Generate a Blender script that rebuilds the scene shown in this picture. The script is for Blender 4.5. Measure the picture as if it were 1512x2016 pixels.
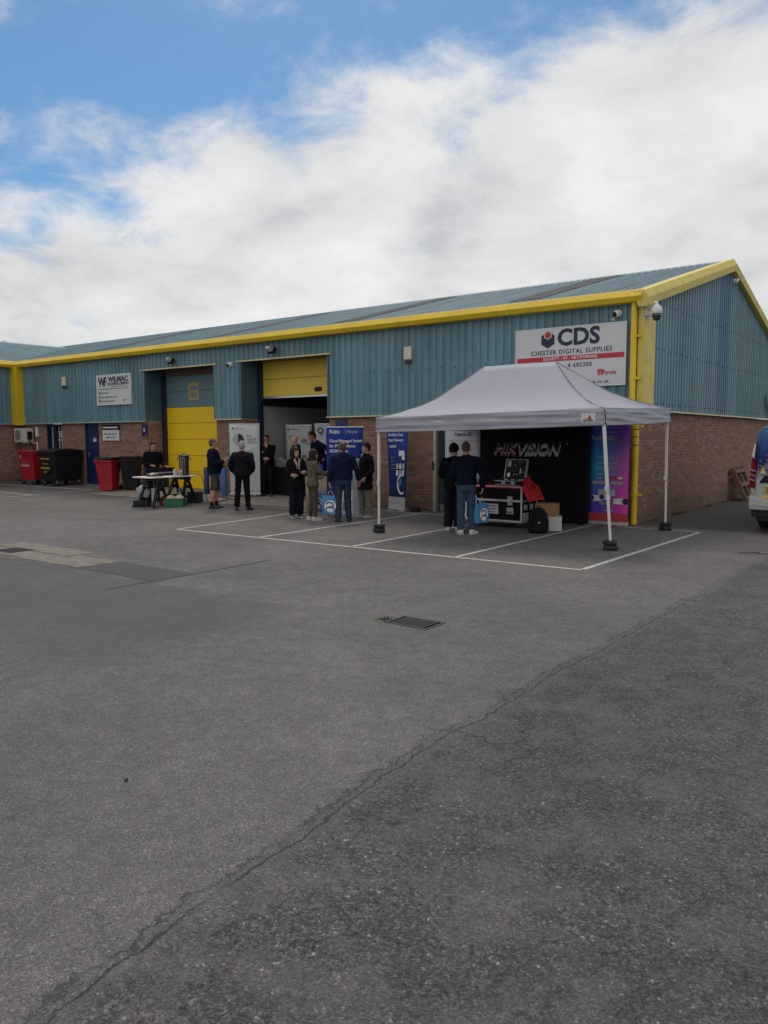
import bpy, bmesh, math, random
from mathutils import Vector, Matrix, noise, Euler
from mathutils.bvhtree import BVHTree
random.seed(7)
R = math.radians
for o in list(bpy.data.objects): bpy.data.objects.remove(o)
scene = bpy.context.scene
COL = scene.collection

# ------------------------------------------------------------------ camera
cam = bpy.data.cameras.new('camera'); camo = bpy.data.objects.new('camera', cam); COL.objects.link(camo)
cam.sensor_fit = 'VERTICAL'; cam.sensor_height = 24.0; cam.lens = 24.0*1550/2016
cam.clip_start = 0.05; cam.clip_end = 3000
camo.location = (5.52, -15.84, 1.8)
camo.rotation_mode = 'XYZ'
camo.rotation_euler = (Matrix.Rotation(R(37.14), 3, 'Z') @ Matrix.Rotation(R(90-5.454), 3, 'X') @ Matrix.Rotation(-0.003, 3, 'Z')).to_euler()
scene.camera = camo
scene.render.resolution_x = 768; scene.render.resolution_y = 1024
vs = scene.view_settings
vs.view_transform = 'Standard'; vs.look = 'None'; vs.gamma = 1; vs.use_curve_mapping = False
vs.exposure = 0.0

# ------------------------------------------------------------------ light
SUN_EL, SUN_AZ = 54.0, 318.0       # azimuth clockwise from +Y
sd = Vector((math.sin(R(SUN_AZ))*math.cos(R(SUN_EL)), math.cos(R(SUN_AZ))*math.cos(R(SUN_EL)), math.sin(R(SUN_EL))))
sun = bpy.data.lights.new('sun', 'SUN'); suno = bpy.data.objects.new('sun', sun); COL.objects.link(suno)
sun.energy = 1.25; sun.angle = R(18); sun.color = (1.0, 0.96, 0.9)
suno.rotation_euler = (-sd).to_track_quat('-Z', 'Y').to_euler()

world = bpy.data.worlds.new('World'); scene.world = world; world.use_nodes = True

class NT:
    """small node-tree helper"""
    def __init__(s, nt): s.nt = nt; s.n = nt.nodes; s.l = nt.links
    def new(s, t, **kw):
        n = s.n.new(t)
        for k, v in kw.items():
            if k == 'ins':
                for i, x in v.items():
                    if hasattr(x, 'links') or isinstance(x, bpy.types.NodeSocket): s.l.new(x, n.inputs[i])
                    else: n.inputs[i].default_value = x
            else: setattr(n, k, v)
        return n
    def math(s, op, a, b=None, c=None, clamp=False):
        n = s.new('ShaderNodeMath', operation=op, use_clamp=clamp)
        for i, x in enumerate((a, b, c)):
            if x is None: continue
            if isinstance(x, bpy.types.NodeSocket): s.l.new(x, n.inputs[i])
            else: n.inputs[i].default_value = x
        return n.outputs[0]
    def ramp(s, f, stops, interp='LINEAR'):
        n = s.new('ShaderNodeValToRGB'); n.color_ramp.interpolation = interp
        cr = n.color_ramp
        while len(cr.elements) > 1: cr.elements.remove(cr.elements[-1])
        cr.elements[0].position = stops[0][0]; cr.elements[0].color = c4(stops[0][1])
        for p, c in stops[1:]:
            e = cr.elements.new(p); e.color = c4(c)
        s.l.new(f, n.inputs[0]); return n.outputs[0]
    def noise(s, vec, scale, detail=4, rough=.55, dist=0.):
        n = s.new('ShaderNodeTexNoise', ins={'Scale': scale, 'Detail': detail, 'Roughness': rough, 'Distortion': dist})
        if vec is not None: s.l.new(vec, n.inputs['Vector'])
        return n.outputs['Fac']
    def mix(s, f, a, b, mode='MIX'):
        n = s.new('ShaderNodeMix', data_type='RGBA', blend_type=mode)
        for i, x in ((0, f), (6, a), (7, b)):
            if isinstance(x, bpy.types.NodeSocket): s.l.new(x, n.inputs[i])
            elif i == 0: n.inputs[0].default_value = x
            else: n.inputs[i].default_value = c4(x)
        return n.outputs[2]
    def maprange(s, v, a, b, c=0., d=1., smooth=True):
        n = s.new('ShaderNodeMapRange', interpolation_type='SMOOTHSTEP' if smooth else 'LINEAR', ins={1: a, 2: b, 3: c, 4: d})
        s.l.new(v, n.inputs[0]); return n.outputs[0]
def c4(c): 
    if isinstance(c, (int, float)): return (c, c, c, 1)
    return tuple(c) + (1,) if len(c) == 3 else tuple(c)

w = NT(world.node_tree); w.n.clear()
tc = w.new('ShaderNodeTexCoord')
sky = w.new('ShaderNodeTexSky', sky_type='NISHITA', sun_disc=False, sun_elevation=R(SUN_EL), sun_rotation=R(SUN_AZ), altitude=50, air_density=1.0, dust_density=0.6, ozone_density=2.2)
D = tc.outputs['Generated']
sep = w.new('ShaderNodeSeparateXYZ'); w.l.new(D, sep.inputs[0])
den = w.math('ADD', w.math('MAXIMUM', sep.outputs[2], 0.0), 0.30)
px_, py_ = w.math('DIVIDE', sep.outputs[0], den), w.math('DIVIDE', sep.outputs[1], den)
cv = w.new('ShaderNodeCombineXYZ', ins={0: px_, 1: py_, 2: 0.9}).outputs[0]
n1 = w.noise(cv, 1.3, 10, .56, .25)
n2 = w.noise(cv, 5.2, 9, .62, .3)
# broken cloud with one long ragged gap of blue between two banks
gd = w.math('DIVIDE', w.math('SUBTRACT', w.math('SUBTRACT', py_, w.math('MULTIPLY', px_, .35)), 1.16), .33)
gap = w.math('POWER', 2.718, w.math('MULTIPLY', w.math('MULTIPLY', gd, gd), -1.0))
cov = w.math('ADD', w.math('ADD', w.math('MULTIPLY', n1, 0.66), w.math('MULTIPLY', n2, 0.38)), w.math('SUBTRACT', .215, w.math('MULTIPLY', gap, .31)))
cloud = w.maprange(cov, 0.475, 0.645)
n3 = w.noise(cv, 2.3, 7, .55, .2)
ccol = w.ramp(w.math('ADD', w.math('MULTIPLY', n3, .75), w.math('MULTIPLY', n2, .25)), [(0.33, (5.0, 5.08, 5.3)), (0.46, (7.2, 7.18, 7.22)), (0.64, (9.0, 8.9, 8.8))])
skyb = w.mix(1.0, sky.outputs[0], (.54, .80, .93), 'MULTIPLY')
skyc = w.mix(w.math('MULTIPLY', cloud, 0.97), skyb, ccol)
bg = w.new('ShaderNodeBackground', ins={0: skyc, 1: 0.1})
w.l.new(bg.outputs[0], w.new('ShaderNodeOutputWorld').inputs[0])

# ------------------------------------------------------------------ helpers
def tag(o, label=None, cat=None, group=None, kind=None):
    for k, v in (('label', label), ('category', cat), ('group', group), ('kind', kind)):
        if v: o[k] = v
    return o
def link(o, parent=None, loc=None, rot=None):
    COL.objects.link(o)
    if parent: o.parent = parent
    if loc is not None: o.location = loc
    if rot is not None: o.rotation_euler = rot
    return o
def empty(name, loc=(0, 0, 0), rz=0, label=None, cat=None, group=None, parent=None):
    o = bpy.data.objects.new(name, None); o.empty_display_size = .1
    link(o, parent, loc, (0, 0, rz)); return tag(o, label, cat, group)
class MB:
    def __init__(s): s.v = []; s.f = []; s.m = []; s.mi = 0
    def quad(s, *p):
        i = len(s.v); s.v += [tuple(q) for q in p]; s.f.append(tuple(range(i, i+len(p)))); s.m.append(s.mi); return s
    def box(s, a, b, M=None):
        x0, y0, z0 = (min(a[i], b[i]) for i in range(3)); x1, y1, z1 = (max(a[i], b[i]) for i in range(3))
        P = [(x0,y0,z0),(x1,y0,z0),(x1,y1,z0),(x0,y1,z0),(x0,y0,z1),(x1,y0,z1),(x1,y1,z1),(x0,y1,z1)]
        if M: P = [tuple(M @ Vector(p)) for p in P]
        i = len(s.v); s.v += P
        for f in ((0,3,2,1),(4,5,6,7),(0,1,5,4),(1,2,6,5),(2,3,7,6),(3,0,4,7)): s.f.append(tuple(i+k for k in f)); s.m.append(s.mi)
        return s
    def bar(s, p, q, wd, ht, up=(0, 0, 1)):
        p, q = Vector(p), Vector(q); d = (q-p); L = d.length; d.normalize(); u = Vector(up)
        if abs(d.dot(u)) > .98: u = Vector((0, 1, 0))
        r = d.cross(u).normalized(); u = r.cross(d)
        M = Matrix((r, d, u)).transposed().to_4x4(); M.translation = p
        return s.box((-wd/2, 0, -ht/2), (wd/2, L, ht/2), M)
    def loft(s, rings, cap=True):
        n = len(rings[0]); i0 = len(s.v)
        for r in rings: s.v += [tuple(p) for p in r]
        for k in range(len(rings)-1):
            for j in range(n):
                a, b = i0+k*n+j, i0+k*n+(j+1) % n
                s.f.append((a, b, b+n, a+n)); s.m.append(s.mi)
        if cap:
            s.f.append(tuple(i0+j for j in reversed(range(n)))); s.m.append(s.mi)
            s.f.append(tuple(i0+(len(rings)-1)*n+j for j in range(n))); s.m.append(s.mi)
        return s
    def tube(s, pts, rad, n=8, cap=True, flat=1.0):
        pts = [Vector(p) for p in pts]; k = len(pts)
        rad = rad if isinstance(rad, (list, tuple)) else [rad]*k
        rings = []; pu = None
        for i, p in enumerate(pts):
            d = (pts[min(i+1, k-1)]-pts[max(i-1, 0)]).normalized()
            u = pu if pu is not None else (Vector((0, 0, 1)) if abs(d.z) < .9 else Vector((1, 0, 0)))
            r = d.cross(u)
            if r.length < 1e-4: r = d.cross(Vector((.3, 1, .2)))
            r.normalize(); u = r.cross(d).normalized(); pu = u
            rings.append([p + (r*math.cos(2*math.pi*j/n)*flat + u*math.sin(2*math.pi*j/n))*rad[i] for j in range(n)])
        return s.loft(rings, cap)
    def lathe(s, prof, n=16, M=None, cap=True):
        rings = [[(r*math.cos(2*math.pi*j/n), r*math.sin(2*math.pi*j/n), z) for j in range(n)] for r, z in prof]
        if M: rings = [[M @ Vector(p) for p in r] for r in rings]
        return s.loft(rings, cap)
    def prism(s, poly, M, depth):
        a = [M @ Vector((x, y, 0)) for x, y in poly]; b = [M @ Vector((x, y, depth)) for x, y in poly]
        return s.loft([a, b])
    def sphere(s, c, r, nu=12, nv=8, M=None):
        rx, ry, rz = r if isinstance(r, (tuple, list)) else (r, r, r)
        rings = []
        for k in range(nv+1):
            t = math.pi*(0.04+0.92*k/nv)
            q = [Vector((c[0]+rx*math.sin(t)*math.cos(2*math.pi*j/nu), c[1]+ry*math.sin(t)*math.sin(2*math.pi*j/nu), c[2]-rz*math.cos(t))) for j in range(nu)]
            rings.append([M @ p for p in q] if M else q)
        return s.loft(rings)
    def mesh(s, name, mats=None, smooth=False):
        me = bpy.data.meshes.new(name); me.from_pydata(s.v, [], s.f)
        if mats is not None:
            for m in (mats if isinstance(mats, (list, tuple)) else [mats]): me.materials.append(m)
        me.polygons.foreach_set('material_index', s.m)
        if smooth: me.polygons.foreach_set('use_smooth', [True]*len(s.f))
        me.update(); return me
    def build(s, name, mats=None, parent=None, loc=None, rot=None, smooth=False, bevel=0, seg=2, auto=None):
        o = bpy.data.objects.new(name, s.mesh(name, mats, smooth or auto is not None)); link(o, parent, loc, rot)
        if auto is not None: o.data.set_sharp_from_angle(angle=R(auto))
        if bevel:
            b = o.modifiers.new('bevel', 'BEVEL'); b.width = bevel; b.segments = seg; b.limit_method = 'ANGLE'; b.angle_limit = R(40)
        return o
def box(name, a, b, m, parent=None, bevel=0, **k): return MB().box(a, b).build(name, m, parent, bevel=bevel, **k)
def inst(name, me, parent=None, loc=(0,0,0), rot=(0,0,0), scale=None):
    o = bpy.data.objects.new(name, me); link(o, parent, loc, rot)
    if scale: o.scale = scale
    return o
# frames for flat lettering: local x to the right, local y up, facing the viewer
FRONT = Matrix(((1,0,0),(0,0,-1),(0,1,0)))
TMP = bpy.data.scenes.new('scratch')      # small scene of its own so that evaluating one object stays cheap
def evaluated(o):
    TMP.collection.objects.link(o)
    with bpy.context.temp_override(scene=TMP, view_layer=TMP.view_layers[0]): dg = bpy.context.evaluated_depsgraph_get(); dg.update()
    me = bpy.data.meshes.new_from_object(o.evaluated_get(dg)); bpy.data.objects.remove(o); return me
def text(name, body, size, x, z, m, parent, y=-.004, bold=0., align='CENTER', sx=1., space=1., shear=0., M=None, d=.0012):
    cu = bpy.data.curves.new(name, 'FONT'); cu.body = body; cu.size = size; cu.align_x = align; cu.align_y = 'CENTER'
    cu.offset = bold*size; cu.space_character = space; cu.shear = shear; cu.extrude = d; cu.resolution_u = 3
    me = evaluated(bpy.data.objects.new(name, cu)); bpy.data.curves.remove(cu)
    me.name = name; me.materials.clear(); me.materials.append(m)
    o = bpy.data.objects.new(name, me); link(o, parent)
    o.matrix_local = Matrix.Translation((x, y, z)) @ (M or FRONT).to_4x4() @ Matrix.Diagonal((sx, 1, 1, 1))
    return o
def plate(name, poly, m, parent, y=-.004, d=.0015, x=0, z=0):
    """flat print of polygon (x,z) on a face looking along -y"""
    b = MB(); b.prism(poly, Matrix.Translation((x, y, z)) @ FRONT.to_4x4(), d)
    return b.build(name, m, parent)
def rect(x0, z0, x1, z1): return [(x0, z0), (x1, z0), (x1, z1), (x0, z1)]
def disc(cx, cz, r, n=24, r2=None): return [(cx+r*math.cos(2*math.pi*i/n), cz+(r2 or r)*math.sin(2*math.pi*i/n)) for i in range(n)]

# ------------------------------------------------------------------ materials
def mat(name, col, rough=.6, metal=0., var=.12, vscale=3., bump=0., bscale=60., dirt=0., dcol=(.06,.055,.05), coat=0., detail=5, trans=0., stretch=None, spec=.5, obj=True):
    m = bpy.data.materials.new(name); m.use_nodes = True; t = NT(m.node_tree)
    p = t.n['Principled BSDF']; tcn = t.new('ShaderNodeTexCoord'); vec = tcn.outputs['Object']
    if stretch:
        mp = t.new('ShaderNodeMapping', ins={3: stretch}); t.l.new(vec, mp.inputs[0]); vec = mp.outputs[0]
    col = tuple(col)
    if var:
        n = t.noise(vec, vscale, detail, .6)
        a = tuple(max(0, c*(1-var)) for c in col); b = tuple(min(1, c*(1+var)) for c in col)
        c = t.ramp(n, [(.3, a), (.7, b)])
        if dirt:
            n2 = t.noise(vec, vscale*2.7+.3, 7, .65, .4)
            c = t.mix(t.maprange(n2, .52, .78, 0, dirt), c, dcol)
        t.l.new(c, p.inputs['Base Color'])
        r = t.maprange(n, .2, .8, max(0, rough-.08), min(1, rough+.08)); t.l.new(r, p.inputs['Roughness'])
    else:
        p.inputs['Base Color'].default_value = c4(col); p.inputs['Roughness'].default_value = rough
    p.inputs['Metallic'].default_value = metal; p.inputs['Coat Weight'].default_value = coat
    p.inputs['Specular IOR Level'].default_value = spec
    if trans: p.inputs['Transmission Weight'].default_value = trans
    if bump:
        b = t.new('ShaderNodeBump', ins={'Strength': bump, 'Distance': .02, 'Height': t.noise(vec, bscale, 4, .6)})
        t.l.new(b.outputs[0], p.inputs['Normal'])
    return m
CLAD = (.120, .232, .280); YEL = (.76, .52, .015)
M = dict(
 yellow=mat('yellow_trim', YEL, .45, var=.10, vscale=1.2, dirt=.35, dcol=(.30,.24,.06), bump=.05, bscale=30),
 yellow_faded=mat('faded_yellow', (.68,.56,.13), .6, var=.12, vscale=2.2, dirt=.4, dcol=(.34,.27,.08)),
 yellow_door=mat('yellow_door', (.86,.55,.004), .5, var=.05, vscale=.7, bump=.12, bscale=160),
 yellow_door2=mat('yellow_shutter', (.74,.53,.06), .5, var=.06, vscale=.7, bump=.12, bscale=160),
 teal_door=mat('teal_door_panel', (.12,.21,.24), .5, var=.08, vscale=1.2),
 orange6=mat('ochre_numeral', (.40,.30,.12), .6, var=.1),
 blue=mat('blue_paint', (.009,.018,.095), .4, var=.1, vscale=2, dirt=.2),
 bollard=mat('bollard_blue', (.035,.11,.36), .5, var=.2, vscale=5, dirt=.4),
 bollard_dark=mat('bollard_navy', (.02,.035,.12), .5, var=.2, vscale=5, dirt=.4),
 navy=mat('navy_frame', (.012,.02,.055), .45, var=.1),
 navy_panel=mat('navy_panel', (.02,.045,.10), .5, var=.15),
 concrete=mat('concrete', (.27,.24,.205), .9, var=.22, vscale=1.4, dirt=.45, dcol=(.12,.11,.10), bump=.5, bscale=90),
 white=mat('white_paint', (.72,.72,.71), .5, var=.05),
 signw=mat('sign_white', (.60,.615,.625), .45, var=.03, vscale=1.5),
 cream=mat('cream_plastic', (.60,.57,.47), .5, var=.06, dirt=.2, dcol=(.35,.32,.25)),
 steel=mat('galvanised_steel', (.46,.47,.48), .42, .7, var=.15, vscale=8),
 alu=mat('aluminium', (.62,.63,.64), .35, .8, var=.08, vscale=8),
 black=mat('black_plastic', (.009,.009,.011), .5, var=.2, vscale=6, spec=.3),
 blackcloth=mat('black_cloth', (.008,.0085,.012), .9, var=.2, vscale=9, spec=.2),
 rubber=mat('black_rubber', (.018,.018,.019), .8, var=.25, vscale=9, bump=.2),
 red=mat('red_plastic', (.36,.010,.016), .45, var=.1, vscale=2.5, dirt=.25, dcol=(.16,.02,.02), bump=.1, bscale=40),
 redcloth=mat('red_cloth', (.50,.012,.015), .8, var=.1, vscale=6, bump=.1, bscale=30),
 glass=mat('window_glass', (.02,.026,.03), .08, var=.0, spec=.8),
 ink=mat('dark_ink', (.018,.024,.055), .6, var=0), inkb=mat('black_ink', (.02,.02,.022), .6, var=0),
 inkgrey=mat('grey_ink', (.22,.22,.23), .6, var=0), inkred=mat('red_ink', (.48,.03,.05), .6, var=0), inkwhite=mat('white_ink', (.72,.72,.74), .6, var=0),
 wood=mat('weathered_wood', (.17,.10,.065), .85, var=.25, vscale=3, stretch=(1, 1, 9), bump=.3, dirt=.3),
 card=mat('cardboard', (.32,.17,.075), .85, var=.1, vscale=3),
 line=None,
)
# ------------------------------------------------------------------ ground
def sst(a, b, v):
    t = min(1, max(0, (v-a)/(b-a))); return t*t*(3-2*t)
def gz(x, y): return 0.15*sst(4, 15, -x)*sst(-4.5, .3, y)

def asphalt_mat():
    m = bpy.data.materials.new('asphalt'); m.use_nodes = True; t = NT(m.node_tree); p = t.n['Principled BSDF']
    vec = t.new('ShaderNodeTexCoord').outputs['Object']
    s = t.new('ShaderNodeSeparateXYZ'); t.l.new(vec, s.inputs[0]); x, y = s.outputs[0], s.outputs[1]
    # day joint between the two surfacings, running along y
    yy = t.new('ShaderNodeCombineXYZ', ins={0: y, 1: 1.7}).outputs[0]
    wob = t.math('MULTIPLY', t.math('SUBTRACT', t.noise(yy, .55, 4, .55), .5), .30)
    wob2 = t.math('MULTIPLY', t.math('SUBTRACT', t.noise(vec, 7., 5, .65), .5), .07)
    seam = t.math('SUBTRACT', t.math('SUBTRACT', x, t.maprange(y, -11.5, -15.5, 3.04, 3.32)), t.math('ADD', wob, wob2))
    side = t.maprange(seam, -.03, .10)
    # aggregate: two sizes of stone
    def stones(scale):
        v = t.new('ShaderNodeTexVoronoi', feature='F1', ins={'Scale': scale, 'Randomness': 1.}); t.l.new(wvec, v.inputs['Vector'])
        return v.outputs['Distance'], v.outputs['Color']
    warp = t.new('ShaderNodeTexNoise', ins={'Scale': 21., 'Detail': 3.}); t.l.new(vec, warp.inputs['Vector'])
    wsc = t.new('ShaderNodeVectorMath', operation='SCALE', ins={3: .03}); t.l.new(warp.outputs['Color'], wsc.inputs[0])
    wad = t.new('ShaderNodeVectorMath', operation='ADD'); t.l.new(vec, wad.inputs[0]); t.l.new(wsc.outputs[0], wad.inputs[1]); wvec = wad.outputs[0]
    d1, c1 = stones(98.); d2, c2 = stones(160.)
    def val(c): 
        h = t.new('ShaderNodeSeparateColor'); t.l.new(c, h.inputs[0]); return h.outputs[0]
    v1, v2 = val(c1), val(c2)
    big = t.noise(vec, .35, 5, .6, .3); mid = t.noise(vec, 1.7, 6, .65, .4); fin = t.noise(vec, 260., 3, .7)
    # yard (left): older, paler, tighter
    a = t.ramp(v2, [(0., (.086,.080,.078)), (.6, (.141,.132,.129)), (.93, (.180,.170,.166)), (1., (.30,.29,.28))])
    # road (right): open graded, coarse
    b = t.ramp(v1, [(0., (.064,.059,.058)), (.5, (.104,.097,.095)), (.9, (.141,.132,.128)), (.985, (.19,.18,.172)), (1., (.36,.345,.33))])
    gap = t.math('MULTIPLY', t.maprange(d1, .35, .75, 1., .55), t.maprange(t.noise(vec, 34., 4, .7), .36, .60, .58, 1.12))
    b = t.mix(1., b, t.new('ShaderNodeCombineColor', ins={0: gap, 1: gap, 2: gap}).outputs[0], 'MULTIPLY')
    worn = t.maprange(t.math('ADD', t.math('MULTIPLY', t.noise(vec, 2.6, 6, .65, .5), .75), t.math('MULTIPLY', t.noise(vec, 11., 4, .6), .25)), .44, .60)
    b = t.mix(t.math('MULTIPLY', worn, .42), b, a)
    c = t.mix(side, a, b)
    # wear: tyre-polished paler zones and dark damp / oil zones
    wear = t.math('ADD', t.math('MULTIPLY', big, .6), t.math('MULTIPLY', mid, .4))
    k = t.math('MULTIPLY', t.maprange(wear, .34, .66, .80, 1.16), t.maprange(t.noise(vec, 7.5, 6, .7, .3), .36, .64, .88, 1.10))
    c = t.mix(1., c, t.new('ShaderNodeCombineColor', ins={0: k, 1: k, 2: k}).outputs[0], 'MULTIPLY')
    # older relaid strip with a slightly blue, darker binder, bounded by the joint at x=-2.7 and y about -11
    yw = t.math('ADD', y, t.math('MULTIPLY', t.math('SUBTRACT', mid, .5), 1.1))
    xw = t.math('ADD', x, t.math('MULTIPLY', t.math('SUBTRACT', big, .5), 1.6))
    reg = t.math('MULTIPLY', t.maprange(yw, -9.75, -10.0), t.math('MULTIPLY', t.maprange(xw, .2, -.5), t.maprange(yw, -12.7, -12.2)))
    c = t.mix(t.math('MULTIPLY', reg, .5), c, (.075,.073,.077))
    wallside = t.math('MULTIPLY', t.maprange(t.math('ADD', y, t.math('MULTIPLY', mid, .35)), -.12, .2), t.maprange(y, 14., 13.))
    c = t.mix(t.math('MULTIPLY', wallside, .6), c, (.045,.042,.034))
    spots = t.math('MAXIMUM', t.maprange(t.noise(vec, 5.5, 3, .5, .6), .70, .76, 0, .5), t.maprange(t.noise(vec, 23., 2, .5, .2), .735, .77, 0, .6))
    c = t.mix(spots, c, (.045,.042,.04))
    # joint crack: two thin wandering lines and crumbled edge
    def crack(off, wd, am):
        q = t.math('ABSOLUTE', t.math('ADD', seam, t.math('ADD', off, t.math('MULTIPLY', t.math('SUBTRACT', t.noise(vec, 9., 5, .65), .5), am))))
        return t.maprange(q, wd*.35, wd, 1., 0.)
    brk = t.maprange(t.noise(yy, 2.3, 3, .5), .35, .52)
    brk2 = t.maprange(t.noise(yy, 3.7, 4, .6), .30, .50, .25, 1.)
    cr = t.math('MAXIMUM', t.math('MULTIPLY', crack(0., .010, .08), brk2), t.math('MULTIPLY', t.math('MULTIPLY', crack(.06, .010, .26), brk), .8))
    crumb = t.math('MULTIPLY', crack(.02, .09, .14), t.maprange(t.noise(vec, 60., 3, .7), .42, .60))
    cr = t.math('MAXIMUM', cr, t.math('MULTIPLY', crumb, .28))
    # fine hair cracks in the road surface close to the joint
    vo = t.new('ShaderNodeTexVoronoi', feature='DISTANCE_TO_EDGE', ins={'Scale': 1.15, 'Randomness': 1.})
    dv = t.new('ShaderNodeVectorMath', operation='ADD'); t.l.new(vec, dv.inputs[0])
    nn = t.new('ShaderNodeTexNoise', ins={'Scale': 3., 'Detail': 4.}); t.l.new(vec, nn.inputs['Vector'])
    sc = t.new('ShaderNodeVectorMath', operation='SCALE', ins={3: .55}); t.l.new(nn.outputs['Color'], sc.inputs[0]); t.l.new(sc.outputs[0], dv.inputs[1])
    t.l.new(dv.outputs[0], vo.inputs['Vector'])
    hair = t.math('MULTIPLY', t.maprange(vo.outputs['Distance'], .003, .010, 1., 0.), t.math('MULTIPLY', t.maprange(seam, -.5, .1), t.maprange(seam, 2.6, .5)))
    hair = t.math('MULTIPLY', hair, t.maprange(t.noise(vec, .9, 3), .48, .6))
    cr = t.math('MULTIPLY', cr, t.maprange(y, -3.5, -9., .12, 1.))
    cr2 = t.math('MAXIMUM', cr, t.math('MULTIPLY', hair, .75))
    c = t.mix(t.math('MULTIPLY', cr2, .78), c, (.026,.025,.025))
    t.l.new(c, p.inputs['Base Color'])
    p.inputs['Roughness'].default_value = .85; p.inputs['Specular IOR Level'].default_value = .35
    hb = t.math('ADD', t.math('MULTIPLY', t.math('SUBTRACT', 1., d1), t.math('MULTIPLY', side, .9)), t.math('MULTIPLY', t.math('SUBTRACT', 1., d2), t.math('SUBTRACT', .75, t.math('MULTIPLY', side, .3))))
    hb = t.math('SUBTRACT', t.math('ADD', hb, t.math('MULTIPLY', fin, .25)), t.math('MULTIPLY', cr2, 2.2))
    bm = t.new('ShaderNodeBump', ins={'Strength': .75, 'Distance': .008, 'Height': hb}); t.l.new(bm.outputs[0], p.inputs['Normal'])
    return m
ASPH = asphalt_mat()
gx = [-900, -300, -100, -50]+[-36+i for i in range(43)]+[8, 12, 20, 60, 200, 900]
gy = [-900, -200, -60, -25, -18]+[-16+.5*i for i in range(36)]+[4, 8, 14, 25, 60, 200, 900]
b = MB()
for yv in gy:
    for xv in gx: b.v.append((xv, yv, gz(xv, yv)))
nx = len(gx)
for j in range(len(gy)-1):
    for i in range(nx-1):
        k = j*nx+i; b.f.append((k, k+1, k+nx+1, k+nx)); b.m.append(0)
ground = tag(b.build('ground', ASPH, smooth=True), kind='structure')

def line_mat():
    m = bpy.data.materials.new('road_paint'); m.use_nodes = True; t = NT(m.node_tree); p = t.n['Principled BSDF']
    vec = t.new('ShaderNodeTexCoord').outputs['Object']
    n = t.noise(vec, 14., 6, .7); n2 = t.noise(vec, 120., 3, .7)
    f = t.maprange(t.math('ADD', t.math('MULTIPLY', n, .6), t.math('MULTIPLY', n2, .4)), .47, .62, 0., .8)
    c = t.mix(f, (.50,.49,.46), (.13,.125,.12)); t.l.new(c, p.inputs['Base Color']); p.inputs['Roughness'].default_value = .8
    bm = t.new('ShaderNodeBump', ins={'Strength': .5, 'Distance': .006, 'Height': n2}); t.l.new(bm.outputs[0], p.inputs['Normal'])
    return m
M['line'] = line_mat()
def strip(name, p, q, wd, m, parent, lift=.005, ext=0., jit=.06):
    p, q = Vector(p), Vector(q); d = (q-p).normalized(); p, q = p-d*ext, q+d*ext; L = (q-p).length; n = max(1, int(L/.4)); r = Vector((d.y, -d.x))*wd/2
    b = MB(); k0 = 0
    for i in range(n+1):
        c = p+(q-p)*i/n
        for s in (-1, 1):
            e = c+r*s*(1+random.uniform(-jit, jit)); b.v.append((e.x, e.y, gz(e.x, e.y)+lift))
    for i in range(n): b.f.append((2*i, 2*i+1, 2*i+3, 2*i+2)); b.m.append(0)
    return b.build(name, m, parent)
FL_, FR_ = (-7.01, -6.06), (1.30, -5.86)
strip('painted_line', FL_, FR_, .085, M['line'], ground)
strip('painted_line', (1.30, -5.80), (1.40, -.63), .085, M['line'], ground)
strip('painted_line', (-7.03, -6.0), (-7.42, -1.85), .085, M['line'], ground)
strip('painted_line', (-4.78, -6.0), (-4.92, -.56), .085, M['line'], ground)
strip('painted_line', (-2.66, -5.95), (-2.80, -.56), .085, M['line'], ground)
strip('painted_line', (-.68, -5.9), (-.70, -.62), .085, M['line'], ground)
strip('painted_line', (-7.2, -.62), (1.36, -.58), .075, M['line'], ground, lift=.0045)
strip('painted_line', (-18.1, -4.05), (-17.36, -1.29), .085, M['line'], ground)
strip('painted_line', (-20.3, -2.86), (-17.86, -3.02), .085, M['line'], ground)
strip('painted_line', (-23.4, -1.38), (-17.4, -1.24), .085, M['line'], ground)
strip('painted_line', (-23.0, -4.3), (-18.2, -4.15), .085, M['line'], ground)

def patch(name, x0, y0, x1, y1, m, lift):
    b = MB(); nx_, ny_ = max(1, int((x1-x0)/.35)), max(1, int((y1-y0)/.2))
    for j in range(ny_+1):
        for i in range(nx_+1):
            xx, yy = x0+(x1-x0)*i/nx_, y0+(y1-y0)*j/ny_
            if i in (0, nx_): xx += random.uniform(-.03, .03)
            if j in (0, ny_): yy += random.uniform(-.025, .025)
            b.v.append((xx, yy, gz(xx, yy)+lift))
    for j in range(ny_):
        for i in range(nx_):
            k = j*(nx_+1)+i; b.f.append((k, k+1, k+nx_+2, k+nx_+1)); b.m.append(0)
    return b.build(name, m, ground)
M['patchc'] = mat('worn_concrete_patch', (.205,.185,.158), .9, var=.32, vscale=6, dirt=.6, dcol=(.11,.10,.09), bump=.6, bscale=110)
M['patcha'] = mat('fresh_asphalt_patch', (.078,.076,.076), .9, var=.28, vscale=40, bump=.6, bscale=130)
M['tar'] = mat('tar_joint', (.045,.043,.042), .75, var=.3, vscale=10, bump=.3)
patch('concrete_patch', -7.6, -9.30, -5.5, -8.80, M['patchc'], .004)
patch('concrete_patch', -7.6, -9.78, -4.42, -9.34, M['patchc'], .0045)
patch('concrete_patch', -5.46, -9.33, -4.42, -9.12, M['patchc'], .004)
patch('asphalt_patch', -4.38, -9.80, -2.72, -9.12, M['patcha'], .0042)
strip('tar_joint', (-2.69, -10.5), (-2.73, -7.7), .022, M['tar'], ground, .0046, jit=.5)
strip('tar_joint', (-2.69, -9.9), (-2.71, -9.05), .06, M['tar'], ground, .005, jit=.5)

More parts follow.
